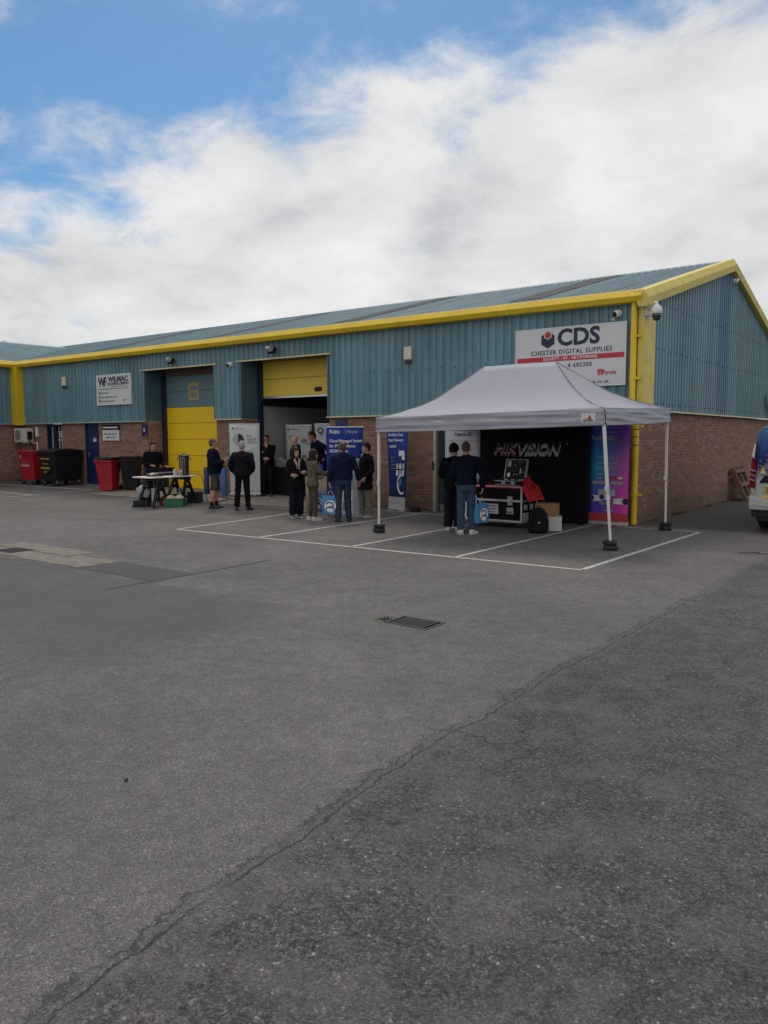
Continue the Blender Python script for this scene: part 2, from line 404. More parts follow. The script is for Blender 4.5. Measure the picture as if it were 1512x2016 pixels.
def grate(label, x0, y0, x1, y1, alongx, nb):
    g = empty('drain_grate', (x0, y0, gz(x0, y0)), 0, label, 'drain')
    L, W = x1-x0, y1-y0; iron = M['iron']
    f = MB(); e = .028
    f.box((0, 0, -.02), (L, e, .008)); f.box((0, W-e, -.02), (L, W, .008)); f.box((0, e, -.02), (e, W-e, .008)); f.box((L-e, e, -.02), (L, W-e, .008))
    f.build('frame', iron, g, bevel=.003)
    box('shade_plate', (e, e, .0045), (L-e, W-e, .0055), M['slot_shade'], g)  # plate just above ground; its near-black colour paints the shade between bars
    me = None
    for i in range(nb):
        if alongx: 
            c = e+(W-2*e)*(i+1)/(nb+1); o = box('bar', (e, c-.009, .0056), (L-e, c+.009, .0085), iron, g)
        else:
            c = e+(L-2*e)*(i+1)/(nb+1); o = box('bar', (c-.011, e, .0056), (c+.011, W-e, .0085), iron, g)
    return g
M['iron'] = mat('cast_iron', (.075,.072,.078), .75, .0, var=.3, vscale=14, bump=.3, dirt=.3, dcol=(.10,.07,.05), spec=.2)
M['slot_shade'] = mat('painted_slot_shade', (.004,.004,.005), .9, var=.2, spec=.0)  # shade of the grate slots put into the colour
grate('cast iron drain grate with parallel bars in the middle of the yard', .97, -9.84, 1.47, -9.50, False, 9)
grate('small iron drain grate set in the pale concrete patch', -7.05, -9.66, -6.52, -9.22, False, 8)
# moss and grass tufts at the edge of the grate
mg = MB()
for i in range(70):
    x, y = .90+random.gauss(0, .035), -9.74+random.gauss(0, .05); h = random.uniform(.008, .03); a = random.uniform(0, 6.28)
    dx, dy = math.cos(a)*.006, math.sin(a)*.006; mg.quad((x-dx, y-dy, 0), (x+dx, y+dy, 0), (x+random.uniform(-.015,.015), y+random.uniform(-.015,.015), h))
M['moss'] = mat('moss', (.05,.08,.015), .9, var=.4, vscale=20)
tag(mg.build('moss', M['moss']), 'green moss tuft at the left corner of the drain grate', 'moss', kind='stuff')
# weeds and swept dirt along the foot of the walls
wd_ = MB(); rw = random.Random(5)
for i in range(420):
    if rw.random() < .55: y = rw.choice((.9, 2.4, 3.1, 5.2, 6.6))+rw.gauss(0, .22); x = .0+abs(rw.gauss(0, .03))
    else: x = rw.choice((-8.0, -6.8, -5.2, -17.0, -19.0))+rw.gauss(0, .18); y = .04-abs(rw.gauss(0, .03))
    h = rw.uniform(.015, .07); a = rw.uniform(0, 6.28); dx, dy = math.cos(a)*.006, math.sin(a)*.006; g = gz(x, y)
    wd_.quad((x-dx, y-dy, g), (x+dx, y+dy, g), (x+rw.uniform(-.03,.03), y+rw.uniform(-.03,.03), g+h))
tag(wd_.build('weeds', M['moss']), 'small weeds along the foot of the brick walls', 'weeds', kind='stuff')
# loose grit
gb = MB()
for i in range(2600):
    y = -15.2+abs(random.gauss(0, 1))*3.2; x = random.uniform(-1.5, 6.5) if random.random() < .75 else 3.1+random.gauss(0, .25)
    r = random.uniform(.0015, .0042)*(1.6 if random.random() < .05 else 1)
    p = [Vector((random.uniform(.6, 1.2)*r*ux, random.uniform(.6, 1.2)*r*uy, random.uniform(.5, .9)*r*uz)) + Vector((x, y, r*.4)) for ux, uy, uz in ((1,0,0),(0,1,0),(-1,0,0),(0,-1,0),(0,0,1),(0,0,-1))]
    k = len(gb.v); gb.v += [tuple(q) for q in p]
    for f in ((0,1,4),(1,2,4),(2,3,4),(3,0,4),(1,0,5),(2,1,5),(3,2,5),(0,3,5)): gb.f.append(tuple(k+j for j in f)); gb.m.append(0)
gm = bpy.data.materials.new('grit'); gm.use_nodes = True; t_ = NT(gm.node_tree)
t_.l.new(t_.ramp(t_.new('ShaderNodeNewGeometry').outputs['Random Per Island'], [(0, (.06,.057,.055)), (.6, (.14,.13,.12)), (.93, (.28,.26,.24)), (1, (.5,.48,.45))]), t_.n['Principled BSDF'].inputs['Base Color'])
t_.n['Principled BSDF'].inputs['Roughness'].default_value = .85
tag(gb.build('loose_grit', gm), 'scattered loose grit on the asphalt in the foreground', 'grit', kind='stuff')
lf = MB()
for i in range(5):
    a = i*.9; lf.bar((2.01+.007*i, -13.48+.005*(i % 2), .004), (2.01+.007*i+.016*math.cos(a), -13.48+.012*math.sin(a), .009), .009, .005)
tag(lf.build('debris', M['rubber']), 'small black scrap lying on the foreground asphalt', 'debris')
for q, (x, y, a) in enumerate(((2.86, -2.9, .3), (2.62, -3.0, .8))):
    tw = MB(); 
    for i in range(7): tw.bar((x+.05*i*math.cos(a), y+.05*i*math.sin(a), .006), (x+.05*i*math.cos(a)+.05, y+.05*i*math.sin(a)+random.uniform(-.03,.03), .008), .012, .008)
    tag(tw.build('debris', M['rubber']), ['thin dark twig on the road right of the bays', 'second dark twig on the road nearer the bays'][q], 'debris')

# concrete apron in front of the roller doors
apron = tag(empty('concrete_apron', (0, 0, 0)), kind='structure')
ax = [-16.4, -13.3, -10.2, -7.45]; ay = [-2.12, -2.04, -1.95, -1.85]
for i in range(3):
    b = MB(); n = 8
    for j in range(n+1):
        for e in (0, 1):
            x = ax[i]+.008 if e == 0 else ax[i+1]-.008
            yf = (ay[i] if e == 0 else ay[i+1]); y = yf+(.74-yf)*j/n
            b.v.append((x, y, gz(x, y)+.008))
    for j in range(n): b.f.append((2*j, 2*j+1, 2*j+3, 2*j+2)); b.m.append(0)
    o = b.build('slab', M['concrete'], apron)

# ------------------------------------------------------------------ building
def clad_mat(name, base, dirt=.25):
    m = bpy.data.materials.new(name); m.use_nodes = True; t = NT(m.node_tree); p = t.n['Principled BSDF']
    vec = t.new('ShaderNodeTexCoord').outputs['Object']
    mp = t.new('ShaderNodeMapping', ins={3: (2.2, 2.2, .35)}); t.l.new(vec, mp.inputs[0])
    mp2 = t.new('ShaderNodeMapping', ins={3: (9., 9., .28)}); t.l.new(vec, mp2.inputs[0]); nst = t.noise(mp2.outputs[0], 1., 5, .65, .3)
    n = t.noise(mp.outputs[0], 1., 6, .6, .2); n2 = t.noise(vec, .55, 3, .5); n3 = t.noise(vec, 14., 5, .7)
    hi = tuple(min(1, c*1.22+.012) for c in base); lo = tuple(c*.80 for c in base)
    c = t.ramp(n, [(.3, lo), (.7, hi)])
    chalk = tuple(c*.55+.13 for c in base)
    c = t.mix(t.maprange(n2, .45, .7, 0, .35), c, chalk)
    c = t.mix(t.maprange(t.math('ADD', t.math('MULTIPLY', n, .5), t.math('MULTIPLY', n3, .5)), .52, .7, 0, dirt), c, tuple(c*.5+.02 for c in base))
    c = t.mix(t.maprange(nst, .53, .70, 0, dirt*1.5), c, tuple(c*.45+.012 for c in base))
    c = t.mix(t.maprange(nst, .46, .30, 0, .28), c, tuple(c*.8+.10 for c in base))
    oi = t.new('ShaderNodeObjectInfo'); k = t.maprange(oi.outputs['Random'], 0, 1, .91, 1.09, False)
    c = t.mix(1., c, t.new('ShaderNodeCombineColor', ins={0: k, 1: k, 2: k}).outputs[0], 'MULTIPLY')
    t.l.new(c, p.inputs['Base Color']); p.inputs['Roughness'].default_value = .5; p.inputs['Specular IOR Level'].default_value = .4
    bm = t.new('ShaderNodeBump', ins={'Strength': .08, 'Distance': .02, 'Height': t.noise(vec, 6., 3)}); t.l.new(bm.outputs[0], p.inputs['Normal'])
    return m
M['clad'] = clad_mat('teal_cladding', CLAD); M['clad2'] = clad_mat('blue_cladding_sheet', (.05,.135,.235)); M['clad3'] = clad_mat('green_cladding_sheet', (.085,.20,.235))
M['roofc'] = clad_mat('teal_roof', (.075,.158,.190)); M['flat_teal'] = mat('teal_flashing', (.06,.125,.16), .5, var=.12, vscale=1.5, dirt=.2)
M['light_roof'] = mat('weathered_rooflight', (.085,.08,.08), .7, var=.25, vscale=2, stretch=(1,.4,1), dirt=.5)
M['drip'] = mat('pale_flashing', (.36,.40,.38), .5, var=.12, vscale=2)
M['dripy'] = mat('pale_yellow_flashing', (.60,.55,.30), .5, var=.12, vscale=2)
def brick_mat(name, stops, mort=None):
    m = bpy.data.materials.new(name); m.use_nodes = True; t = NT(m.node_tree); p = t.n['Principled BSDF']
    vec = t.new('ShaderNodeTexCoord').outputs['Object']; geo = t.new('ShaderNodeNewGeometry'); oi = t.new('ShaderNodeObjectInfo')
    r = t.math('FRACT', t.math('ADD', geo.outputs['Random Per Island'], oi.outputs['Random']))
    c = t.ramp(r, stops)
    pos = geo.outputs['Position']
    c = t.mix(t.maprange(t.noise(pos, 16., 5, .65), .4, .75, 0, .45), c, (.16,.10,.08))
    sz = t.new('ShaderNodeSeparateXYZ'); t.l.new(pos, sz.inputs[0])
    damp = t.math('MULTIPLY', t.maprange(t.math('ADD', sz.outputs[2], t.math('MULTIPLY', t.noise(pos, 1.3, 5), .6)), .95, .25), .55)
    c = t.mix(damp, c, (.075,.06,.052))
    salts = t.maprange(t.noise(pos, 2.1, 6, .7, .5), .70, .78, 0, .35)
    c = t.mix(salts, c, (.42,.37,.33))
    t.l.new(c, p.inputs['Base Color']); p.inputs['Roughness'].default_value = .9; p.inputs['Specular IOR Level'].default_value = .25
    bm = t.new('ShaderNodeBump', ins={'Strength': .4, 'Distance': .006, 'Height': t.noise(pos, 130., 4, .7)}); t.l.new(bm.outputs[0], p.inputs['Normal'])
    return m
M['brick'] = brick_mat('brown_brick', [(0, (.215,.116,.082)), (.3, (.305,.172,.122)), (.65, (.245,.132,.092)), (.88, (.355,.220,.162)), (1, (.17,.096,.073))])
M['mortar'] = mat('mortar', (.31,.265,.225), .95, var=.2, vscale=4, bump=.4, bscale=120, dirt=.3, dcol=(.15,.12,.10))
PIT = .2
def prof(u):
    """depth of box-profile sheet at u (0 = inner pan, .034 = outer crown)"""
    return None
def prof_pts(u0, u1):
    pts = []; k = math.floor(u0/PIT)-1
    while k*PIT < u1:
        for du, dd in ((0, .034), (.085, .034), (.108, 0), (.177, 0)):
            pts.append((k*PIT+du, dd))
        k += 1
    out = []
    def at(u):
        for (a, da), (b_, db) in zip(pts, pts[1:]):
            if a <= u <= b_: return da+(db-da)*(u-a)/(b_-a)
        return 0
    out = [(u0, at(u0))]+[(u, d) for u, d in pts if u0+1e-4 < u < u1-1e-4]+[(u1, at(u1))]
    return out
def sheet(name, M4, u0, u1, v0, v1, m, parent, lift=0.):
    """corrugated sheet; v0,v1 numbers or functions of u; M4 maps (u, v, outward) to parent space"""
    b = MB(); P = prof_pts(u0, u1)
    for u, d in P:
        b.v.append(tuple(M4 @ Vector((u, v0(u) if callable(v0) else v0, d+lift)))); b.v.append(tuple(M4 @ Vector((u, v1(u) if callable(v1) else v1, d+lift))))
    for i in range(len(P)-1): b.f.append((2*i, 2*i+2, 2*i+3, 2*i+1)); b.m.append(0)
    return b.build(name, m, parent)
def axes(o, u, v, n):
    A = Matrix((Vector(u), Vector(v), Vector(n))).transposed().to_4x4(); A.translation = Vector(o); return A
AF = axes((0,0,0), (1,0,0), (0,0,1), (0,-1,0)); AG = axes((0,0,0), (0,1,0), (0,0,1), (1,0,0)); AW = axes((-24,0,0), (0,1,0), (0,0,1), (1,0,0))
AW0 = axes((0,0,0), (0,1,0), (0,0,1), (1,0,0))
EAVE, RIDGE, HALF = 4.66, 6.34, 6.45; KS = (RIDGE-EAVE)/HALF; DRIP = 2.34
bld = empty('industrial_unit', (0, 0, 0), 0, 'long teal clad industrial unit with brown brick base and yellow trim', 'building')
wing = empty('industrial_unit', (-24, 0, 0), 0, 'teal clad wing joining the long unit at the far left corner', 'building'); 
wing_inv = (24, 0, 0)
ZM = -.15
# --- masonry
D6 = (-16.12, -12.80); D2 = (-11.60, -8.32); D3 = (-4.93, -3.95); DR = .72
front_iv = [(-24.06, -22.26), (-21.17, -19.77), (-18.90, D6[0]), (D6[1], D2[0]), (D2[1], D3[0]), (D3[1], -.05)]
YB = .058; piers = []
for i, (a, c) in enumerate(front_iv):                      # masonry piers between the openings
    wm = MB(); wm.box((a+.004, YB, ZM), (c-.004, .34, DRIP+.06))
    if i == 0: wm.box((c-.004, YB, ZM), (-21.17, .34, .90))
    if i == 1: wm.box((c-.004, YB, ZM), (-18.90, .34, .13))
    if i == 4: wm.box((c-.004, YB+.1, ZM), (D3[1], .34, .17))
    for q in (D6[0], D2[0]):
        if abs(c-q) < .01: wm.box((q-.3, .34, ZM), (q-.008, DR+.1, DRIP+.06))
    for q in (D6[1], D2[1]):
        if abs(a-q) < .01: wm.box((q+.008, .34, ZM), (q+.3, DR+.1, DRIP+.06))
    piers.append((a, c, wm.build('wall', M['mortar'], bld)))
gablew = box('wall', (-.35, .341, ZM), (-.058, 12.9, DRIP+.06), M['mortar'], bld); box('wall', (-24, 12.7, ZM), (-.36, 12.9, EAVE), M['mortar'], bld)
winw = MB(); winw.box((-.35, -.95, ZM), (-.058, .057, DRIP+.06)); winw.box((-.35, -2.15, ZM), (-.058, -.95, .85)); winw.box((-.35, -9, ZM), (-.058, -2.15, DRIP+.06))
wing_wall = winw.build('wall', M['mortar'], wing)
BR = []      # (M4 of centre, u size) for every brick of the main unit
def lay(A, u0, u1, z0, z1, face, out, half=0.):
    k = 0; z = z0
    while z+.065 <= z1+.01:
        u = u0-((.1125 if k % 2 else 0)+half); 
        while u < u1:
            a, c = max(u, u0), min(u+.215, u1)
            if c-a > .03: out.append((A, (a+c)/2, z+.0325, c-a, face))
            u += .225
        z += .075; k += 1
for a, c in front_iv: lay(AF, a, c, ZM, DRIP, -.05, BR)
lay(AF, -22.26, -21.17, ZM, .88, -.05, BR); 
lay(AG, .05, 12.88, ZM, DRIP, -.05, BR, .05)
for a in (D6[0], D2[0]): lay(axes((a, 0, 0), (0,1,0), (0,0,1), (1,0,0)), .055, DR-.05, ZM, DRIP, 0, BR, .05)
WB = []
lay(AG, -9, -2.15, ZM, DRIP, -.05, WB); lay(AG, -2.15, -.95, ZM, .84, -.05, WB); lay(AG, -.95, .055, ZM, DRIP, -.05, WB)
CAMP = Vector((5.52, -15.84, 1.8))
def brick_verts(A, u, z, L, face, jit=0.):
    P = []
    for dd, e in ((face-.03, 0.), (face-.004+jit, 0.), (face+jit, .004)):
        for su, sz in ((-1,-1), (1,-1), (1,1), (-1,1)): P.append(A @ Vector((u+su*(L/2-e), z+sz*(.0325-e), dd)))
    return P
BF = [(0,1,5,4),(1,2,6,5),(2,3,7,6),(3,0,4,7),(4,5,9,8),(5,6,10,9),(6,7,11,10),(7,4,8,11),(8,9,10,11)]
def area(bk):
    A, u, z, L, face = bk; c = A @ Vector((u, z, face)); n = (A.to_3x3() @ Vector((0,0,1))); d = CAMP-c
    if n.y < -.5 and (c.x > -5 or c.x < -20 or (-12.2 < c.x < -11)): return 0
    if n.x > .5 and c.y < .2: return 0
    return L*max(0, d.normalized().dot(n))/d.length_squared
BR.sort(key=area, reverse=True)
cache = {}
for bk in BR[:300]:
    A, u, z, L, face = bk; key = (round(L, 3), )
    if key not in cache:
        b = MB(); b.v = [tuple(p) for p in brick_verts(Matrix.Identity(4), 0, 0, L, 0)]; b.f = list(BF); b.m = [0]*len(BF); cache[key] = b.mesh('brick', M['brick'])
    o = inst('brick', cache[key], gablew if A is AG else min(piers, key=lambda p: max(p[0]-A.translation.x-(u if A is AF else 0), A.translation.x+(u if A is AF else 0)-p[1]))[2]); o.matrix_local = A @ Matrix.Translation((u, z, face+random.uniform(-.0015, .0015)))
def bricks_rest(lst, parent, off):
    b = MB()
    for A, u, z, L, face in lst:
        k = len(b.v); b.v += [tuple(p-off) for p in brick_verts(A, u, z, L, face, random.uniform(-.0015, .0015))]
        for f in BF: b.f.append(tuple(k+i for i in f)); b.m.append(0)
    return tag(b.build('brickwork', M['brick'], parent), kind='stuff')
bricks_rest(BR[300:], bld, Vector((0,0,0))); bricks_rest(WB, wing_wall, Vector((0,0,0)))
# --- upper walls: backing and sheets
clad = MB()
zones = [(-23.62, D6[0], DRIP), (D6[0], D6[1], 3.96), (D6[1], D2[0], DRIP-.02), (D2[0], D2[1], 3.98), (D2[1], -.06, DRIP)]
for a, c, z in zones: clad.box((a, .004, z+.01), (c, .05, EAVE-.02))
clad.box((-.05, .05, DRIP+.01), (-.004, 12.85, EAVE-.05))
pg = [(0.05, EAVE-.06), (12.85, EAVE-.06), (HALF, RIDGE-.1)]
clad.prism(pg, axes((-.05,0,0), (0,1,0), (0,0,1), (1,0,0)), .046)
cladding = clad.build('cladding', M['flat_teal'], bld)
fx = MB()
def fixing(p, n):
    q = axes(p, (n[1], -n[0], 0), (0, 0, 1), n); fx.lathe([(.016, 0), (.016, .006), (.006, .012)], 6, q)
for zz in (2.47, 3.42):
    for k in range(-59, 0):
        x = k*.4+.0425
        if zz > DRIP and not any(a-.05 < x < c+.05 for a, c in (D6, D2)) and -23.5 < x < -.35: fixing((x, -.036, zz+random.uniform(-.01, .01)), (0, -1, 0))
for zz in (2.47, 3.6, 4.55):
    for k in range(2, 32):
        y = k*.4+.0425
        if y < 11: fixing((.036, y, zz+random.uniform(-.01, .01)), (1, 0, 0))
tag(fx.build('fixings', M['rubber'], cladding), kind='stuff')
random.seed(3)
for a, c, z in zones:
    u = a
    while u < c-.02:
        e = min(math.floor(u+1.0001), c) if u != c else c
        if c-e < .15: e = c
        sheet('cladding_sheet', AF, u, e, z, EAVE-.1, M['clad'], cladding, .002*(int(e) % 2)); u = e
u = .5
while u < 12.8:
    e = min(u+1., 12.85); mid = (u+e)/2
    mm = M['clad2'] if 5.3 < mid < 6.6 else M['navy_panel'] if mid > 11.0 else M['clad3'] if mid > 6.6 else M['clad']
    sheet('cladding_sheet', AG, u, e, DRIP+.0, lambda q: (EAVE-.12+KS*min(q, 2*HALF-q)), mm, cladding, .002*(int(e) % 2)); u = e
wcl = box('cladding', (-.05, -9, DRIP+.01), (-.004, -.004, EAVE-.05), M['flat_teal'], wing)
for i in range(9): sheet('cladding_sheet', AW0, -i-1, -i-.001, DRIP, EAVE-.1, M['clad'], wcl, .002*(i % 2))
box('drip_flashing', (.0, -9, DRIP-.035), (.085, -.34, DRIP-.002), M['drip'], wcl, bevel=.004)
# reveals and soffits of the two roller-door bays
for (a, c), zt in ((D6, 3.96), (D2, 3.98)):
    box('reveal', (a-.05, -.036, DRIP+.0), (a-.002, DR, zt), M['flat_teal'], cladding)
    box('reveal', (c+.002, -.036, DRIP+.0), (c+.05, DR, zt), M['flat_teal'], cladding)
    box('soffit', (a-.05, -.03, zt+.002), (c+.05, DR+.1, zt+.03), M['navy'], cladding)
    box('head_flashing', (a-.17, -.075, zt-.03), (c+.14, -.037, zt+.012), M['dripy'], cladding, bevel=.004)
for a, c, m in ((-24.0, D6[0]+.0, 'drip'), (D6[1], D2[0]+.0, 'dripy'), (D2[1], -.30, 'dripy')):
    box('drip_flashing', (a, -.085, DRIP-.035), (c, -.0, DRIP-.002), M[m], cladding, bevel=.004)
box('drip_flashing', (.0, .6, DRIP-.035), (.085, 10.0, DRIP-.002), M['dripy'], cladding, bevel=.004)
box('drip_flashing', (.0, 10.02, DRIP-.05), (.085, 12.8, DRIP-.002), M['white'], cladding, bevel=.004)
# --- roof
roof = MB(); ang = math.atan(KS); SL = HALF/math.cos(ang)
roof.quad((-36, HALF-.14, RIDGE-.055), (.1, HALF-.14, RIDGE-.055), (.1, HALF, RIDGE+.035), (-36, HALF, RIDGE+.035))
roof.quad((-36, HALF, RIDGE+.035), (.1, HALF, RIDGE+.035), (.1, HALF+.2, RIDGE-.03), (-36, HALF+.2, RIDGE-.03))
roof.quad((.1, HALF, RIDGE-.05), (.1, 13.1, EAVE-KS*.2), (-36, 13.1, EAVE-KS*.2), (-36, HALF, RIDGE-.05))
roofo = roof.build('roof', M['roofc'], bld)
AR = axes((0, 0, EAVE-.02), (1,0,0), (0, math.cos(ang), math.sin(ang)), (0, -math.sin(ang), math.cos(ang)))
for i in range(36):
    sheet('roof_sheet', AR, -i-1+.05, -i+.05, -.14, SL-.05, M['roofc'], roofo, .003*(i % 2))
for a in (-3.55, -8.95, -14.25, -20.6):
    sheet('rooflight', AR, a, a+.8, 1.0, SL-.2, M['light_roof'], roofo, .012)
WR, WH = 6.02, 5.3; wang = math.atan((WR-EAVE)/WH); WSL = WH/math.cos(wang)
AWR = axes((0, 0, EAVE-.02), (0,-1,0), (-math.cos(wang), 0, math.sin(wang)), (math.sin(wang), 0, math.cos(wang)))
wr = MB(); wr.quad((-WH+.14, -14, WR-.05), (-WH+.14, 6, WR-.05), (-WH, 6, WR+.03), (-WH, -14, WR+.03)); wr.quad((-WH, -14, WR+.03), (-WH, 6, WR+.03), (-2*WH, 6, EAVE), (-2*WH, -14, EAVE))
wroof = wr.build('roof', M['roofc'], wing)
for i in range(20): sheet('roof_sheet', AWR, -6+i, -5+i, -.14, WSL-.05, M['roofc'], wroof, .003*(i % 2))
# --- yellow gutters, verge, posts, pipes
GP = [(.02, EAVE-.22), (-.24, EAVE-.22), (-.30, EAVE-.12), (-.20, EAVE+.02), (-.02, EAVE+.02)]
def gutter(parent, A, u0, u1, m='yellow', endcap=0):
    a = [A @ Vector((u0, z, -y)) for y, z in GP]; c = [A @ Vector((u1, z, -y)) for y, z in GP]
    b = MB(); b.loft([c, a]); return b.build('gutter_section', M[m], parent, bevel=.006, seg=1)
seams = [.06, -2.9, -5.9, -8.9, -11.9, -14.9, -17.9, -20.9, -23.72]
for a, c in zip(seams, seams[1:]): gutter(bld, AF, c+.004, a-.004)
for a in seams[1:-1]:
    q = [(y*1.02-.003 if y < 0 else y, EAVE-.10+(z-EAVE+.10)*1.025) for y, z in GP]; b = MB(); b.loft([[AF @ Vector((a+.02, z, -y)) for y, z in q], [AF @ Vector((a-.02, z, -y)) for y, z in q]]); b.build('joint_strap', M['yellow_faded'], bld)
for a, c in zip([-.30, -3.3, -6.3], [-3.3, -6.3, -9.3]): gutter(wing, AW0, c+.004, a-.004)
gutter(wing, AW0, -.296, -.005)
def verge(y0, z0, y1, z1, m):
    b = MB(); h = .27
    prof_ = [(-.12, .05), (.10, .05), (.19, -.10), (.16, -h), (-.02, -h)]
    b.loft([[(x, y1, z1+z) for x, z in prof_], [(x, y0, z0+z) for x, z in prof_]])
    return b.build('verge_trim', M[m], bld, bevel=.006, seg=1)
ym = 3.6
verge(-.24, EAVE-.24*KS+.0, ym-.004, EAVE+KS*ym, 'yellow_faded'); verge(ym+.004, EAVE+KS*ym, HALF, RIDGE, 'yellow_faded'); verge(HALF, RIDGE, 13.15, EAVE-.05, 'yellow_faded')
pb = MB(); pb.box((-.07, -.062, DRIP-.03), (.045, -.037, EAVE-.2)); pb.box((.046, -.062, DRIP-.03), (.062, .60, EAVE-.12)); pb.build('corner_post', M['yellow_faded'], bld, bevel=.004)
box('corner_post', (-23.99, -.33, DRIP-.06), (-23.60, -.0, EAVE-.2), M['yellow'], bld, bevel=.012)
pp = MB(); pp.tube([(-.035, -.125, .02), (-.035, -.125, 2.10), (-.13, -.125, 2.32), (-.13, -.125, EAVE-.22)], .062, 14, True); pipe = pp.build('downpipe', M['yellow'], bld, auto=40)
for z, xp in ((.62, -.035), (2.0, -.035), (2.95, -.13), (3.78, -.13)):
    c = MB(); c.tube([(xp, -.125, z-.03), (xp, -.125, z+.03)], .07, 14); c.box((xp+.05, -.14, z-.02), (xp+.13, -.04, z+.02)); c.build('bracket', M['yellow'], pipe)
for z in (1.62, 1.78, 1.93):
    c = MB(); c.tube([(-.035, -.125, z-.008), (-.035, -.125, z+.008)], .0635, 14); c.build('tape_band', M['black'], pipe)
# --- roller door of the closed bay
FLZ = .125
def sectional(name, x0, x1, bands, label=None):
    d = MB(); d.box((x0, DR+.03, bands[0][0]), (x1, DR+.05, bands[-1][1])); o = d.build(name, M['navy'], bld)
    for z0, z1, m in bands: box('door_panel', (x0, DR, z0+.005), (x1, DR+.03, z1-.005), M[m], o, bevel=.006)
    return o
z6 = [FLZ+.03, .70, 1.22, 1.74, 2.26, 2.77, 3.28, 3.78]
d6 = sectional('roller_door', D6[0]+.1, D6[1]+.2, [(z6[i], z6[i+1], 'yellow_door' if i < 5 else 'teal_door') for i in range(7)])
box('head_panel', (D6[0]+.1, DR-.01, 3.785), (D6[1]+.2, DR+.03, 3.955), M['wood'], d6)
b = MB()
sx, sz, w_ = -14.62, 3.255, .105                  # outlined numeral drawn with straight strokes
b.box((sx-.25, DR-.012, sz-.28), (sx-.25+w_, DR-.001, sz+.28)); b.box((sx-.25+w_, DR-.012, sz-.28), (sx+.25-w_, DR-.001, sz-.28+w_))
b.box((sx+.25-w_, DR-.012, sz-.28), (sx+.25, DR-.001, sz+.05)); b.box((sx-.25+w_, DR-.012, sz-.035), (sx+.25-w_, DR-.001, sz+.05))
b.box((sx-.25+w_, DR-.012, sz+.28-w_), (sx+.25-w_, DR-.001, sz+.28)); b.box((sx+.25-w_, DR-.012, sz+.13), (sx+.25, DR-.001, sz+.28))
b.build('numeral', M['orange6'], d6, bevel=.02, seg=2)
d2 = sectional('roller_door', D2[0]-.05, D2[1]+.1, [(2.98, 3.48, 'yellow_door2'), (3.48, 4.0, 'yellow_door2')])
box('bottom_seal', (D2[0]-.05, DR-.002, 2.93), (D2[1]+.1, DR+.035, 2.979), M['alu'], d2)
b = MB(); b.prism([(-9.30+.14*math.copysign(abs(math.cos(t))**.5, math.cos(t)), 3.13+.065*math.copysign(abs(math.sin(t))**.5, math.sin(t))) for t in [i*math.pi/10 for i in range(20)]], axes((0, DR-.006, 0), (1,0,0), (0,0,1), (0,-1,0)), .01); b.build('handle', M['black'], d2)
for a in (D6[0], D2[0]): box('door_frame', (a+.0, DR-.12, gz(a, .6)), (a+.13, DR-.005, 3.955), M['navy'], bld)
# --- interior of the open bay
itr = MB(); itr.box((-12.3, DR+.06, .02), (-5.2, 9.0, FLZ)); itr.build('floor_slab', M['concrete'], bld)
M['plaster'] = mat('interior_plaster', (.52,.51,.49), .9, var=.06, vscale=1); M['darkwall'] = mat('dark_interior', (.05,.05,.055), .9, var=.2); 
box('partition', (-11.95, DR+.1, FLZ), (-11.66, 4.1, 2.72), M['plaster'], bld)
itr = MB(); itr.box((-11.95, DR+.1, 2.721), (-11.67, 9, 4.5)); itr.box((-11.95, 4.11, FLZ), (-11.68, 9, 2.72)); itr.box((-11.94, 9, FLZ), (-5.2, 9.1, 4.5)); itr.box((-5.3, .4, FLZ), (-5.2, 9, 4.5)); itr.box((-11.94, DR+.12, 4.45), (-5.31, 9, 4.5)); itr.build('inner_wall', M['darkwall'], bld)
rk = empty('pallet_racking', (-9.9, 5.2, FLZ), 0, 'dark pallet racking with red bracing deep inside the open bay', 'racking')
M['rackred'] = mat('rack_red', (.30,.03,.02), .6, var=.1)
for x in (-1.7, 0., 1.7):
    for y in (0., .9): box('upright', (x-.05, y-.05, 0), (x+.05, y+.05, 3.6), M['navy'], rk)
    for k in range(3):
        b = MB(); b.bar((x, 0, .4+k), (x, .9, 1.3+k), .04, .04); b.build('brace', M['rackred'], rk)
for z in (1.3, 2.6):
    for x in (-1.7, 0.):
        for y in (-.03, .93): box('beam', (x+.055, y-.03, z-.06), (x+1.645, y+.03, z+.06), M['rackred'], rk)
# --- personnel door, window
def window(parent, x0, x1, z0, z1, A, bars=()):
    def bx(n, a, c, m, p=None): 
        bb = MB(); bb.box(a, c, A); return bb.build(n, m, p or parent)
    wdw = bx('window', (x0+.05, z0+.05, -.20), (x1-.05, z1-.05, -.19), M['glass'])
    for n, a, c in (('frame', (x0, z0, -.22), (x0+.06, z1, -.08)), ('frame', (x1-.06, z0, -.22), (x1, z1, -.08)), ('frame', (x0+.06, z1-.07, -.22), (x1-.06, z1, -.08)), ('frame', (x0+.06, z0, -.22), (x1-.06, z0+.07, -.08)), ('sill', (x0-.03, z0-.05, -.2), (x1+.03, z0-.001, -.0))):
        bx(n, a, c, M['blue'], wdw)
    bx('mullion', ((x0+x1)/2-.03, z0+.07, -.21), ((x0+x1)/2+.03, z1-.07, -.09), M['navy'], wdw)
    for xb in bars: bx('grille_bar', (xb-.012, z0+.07, -.188), (xb+.012, z1-.07, -.17), M['white'], wdw)
    return wdw
wd = window(bld, -22.26, -21.17, .9, DRIP-.04, AF, (-22.05, -21.85, -21.6, -21.42))
for z in (1.72, 2.02):
    bb = MB(); bb.box((-21.66, .165, z-.012), (-21.25, .19, z+.012)); bb.build('grille_bar', M['white'], wd)
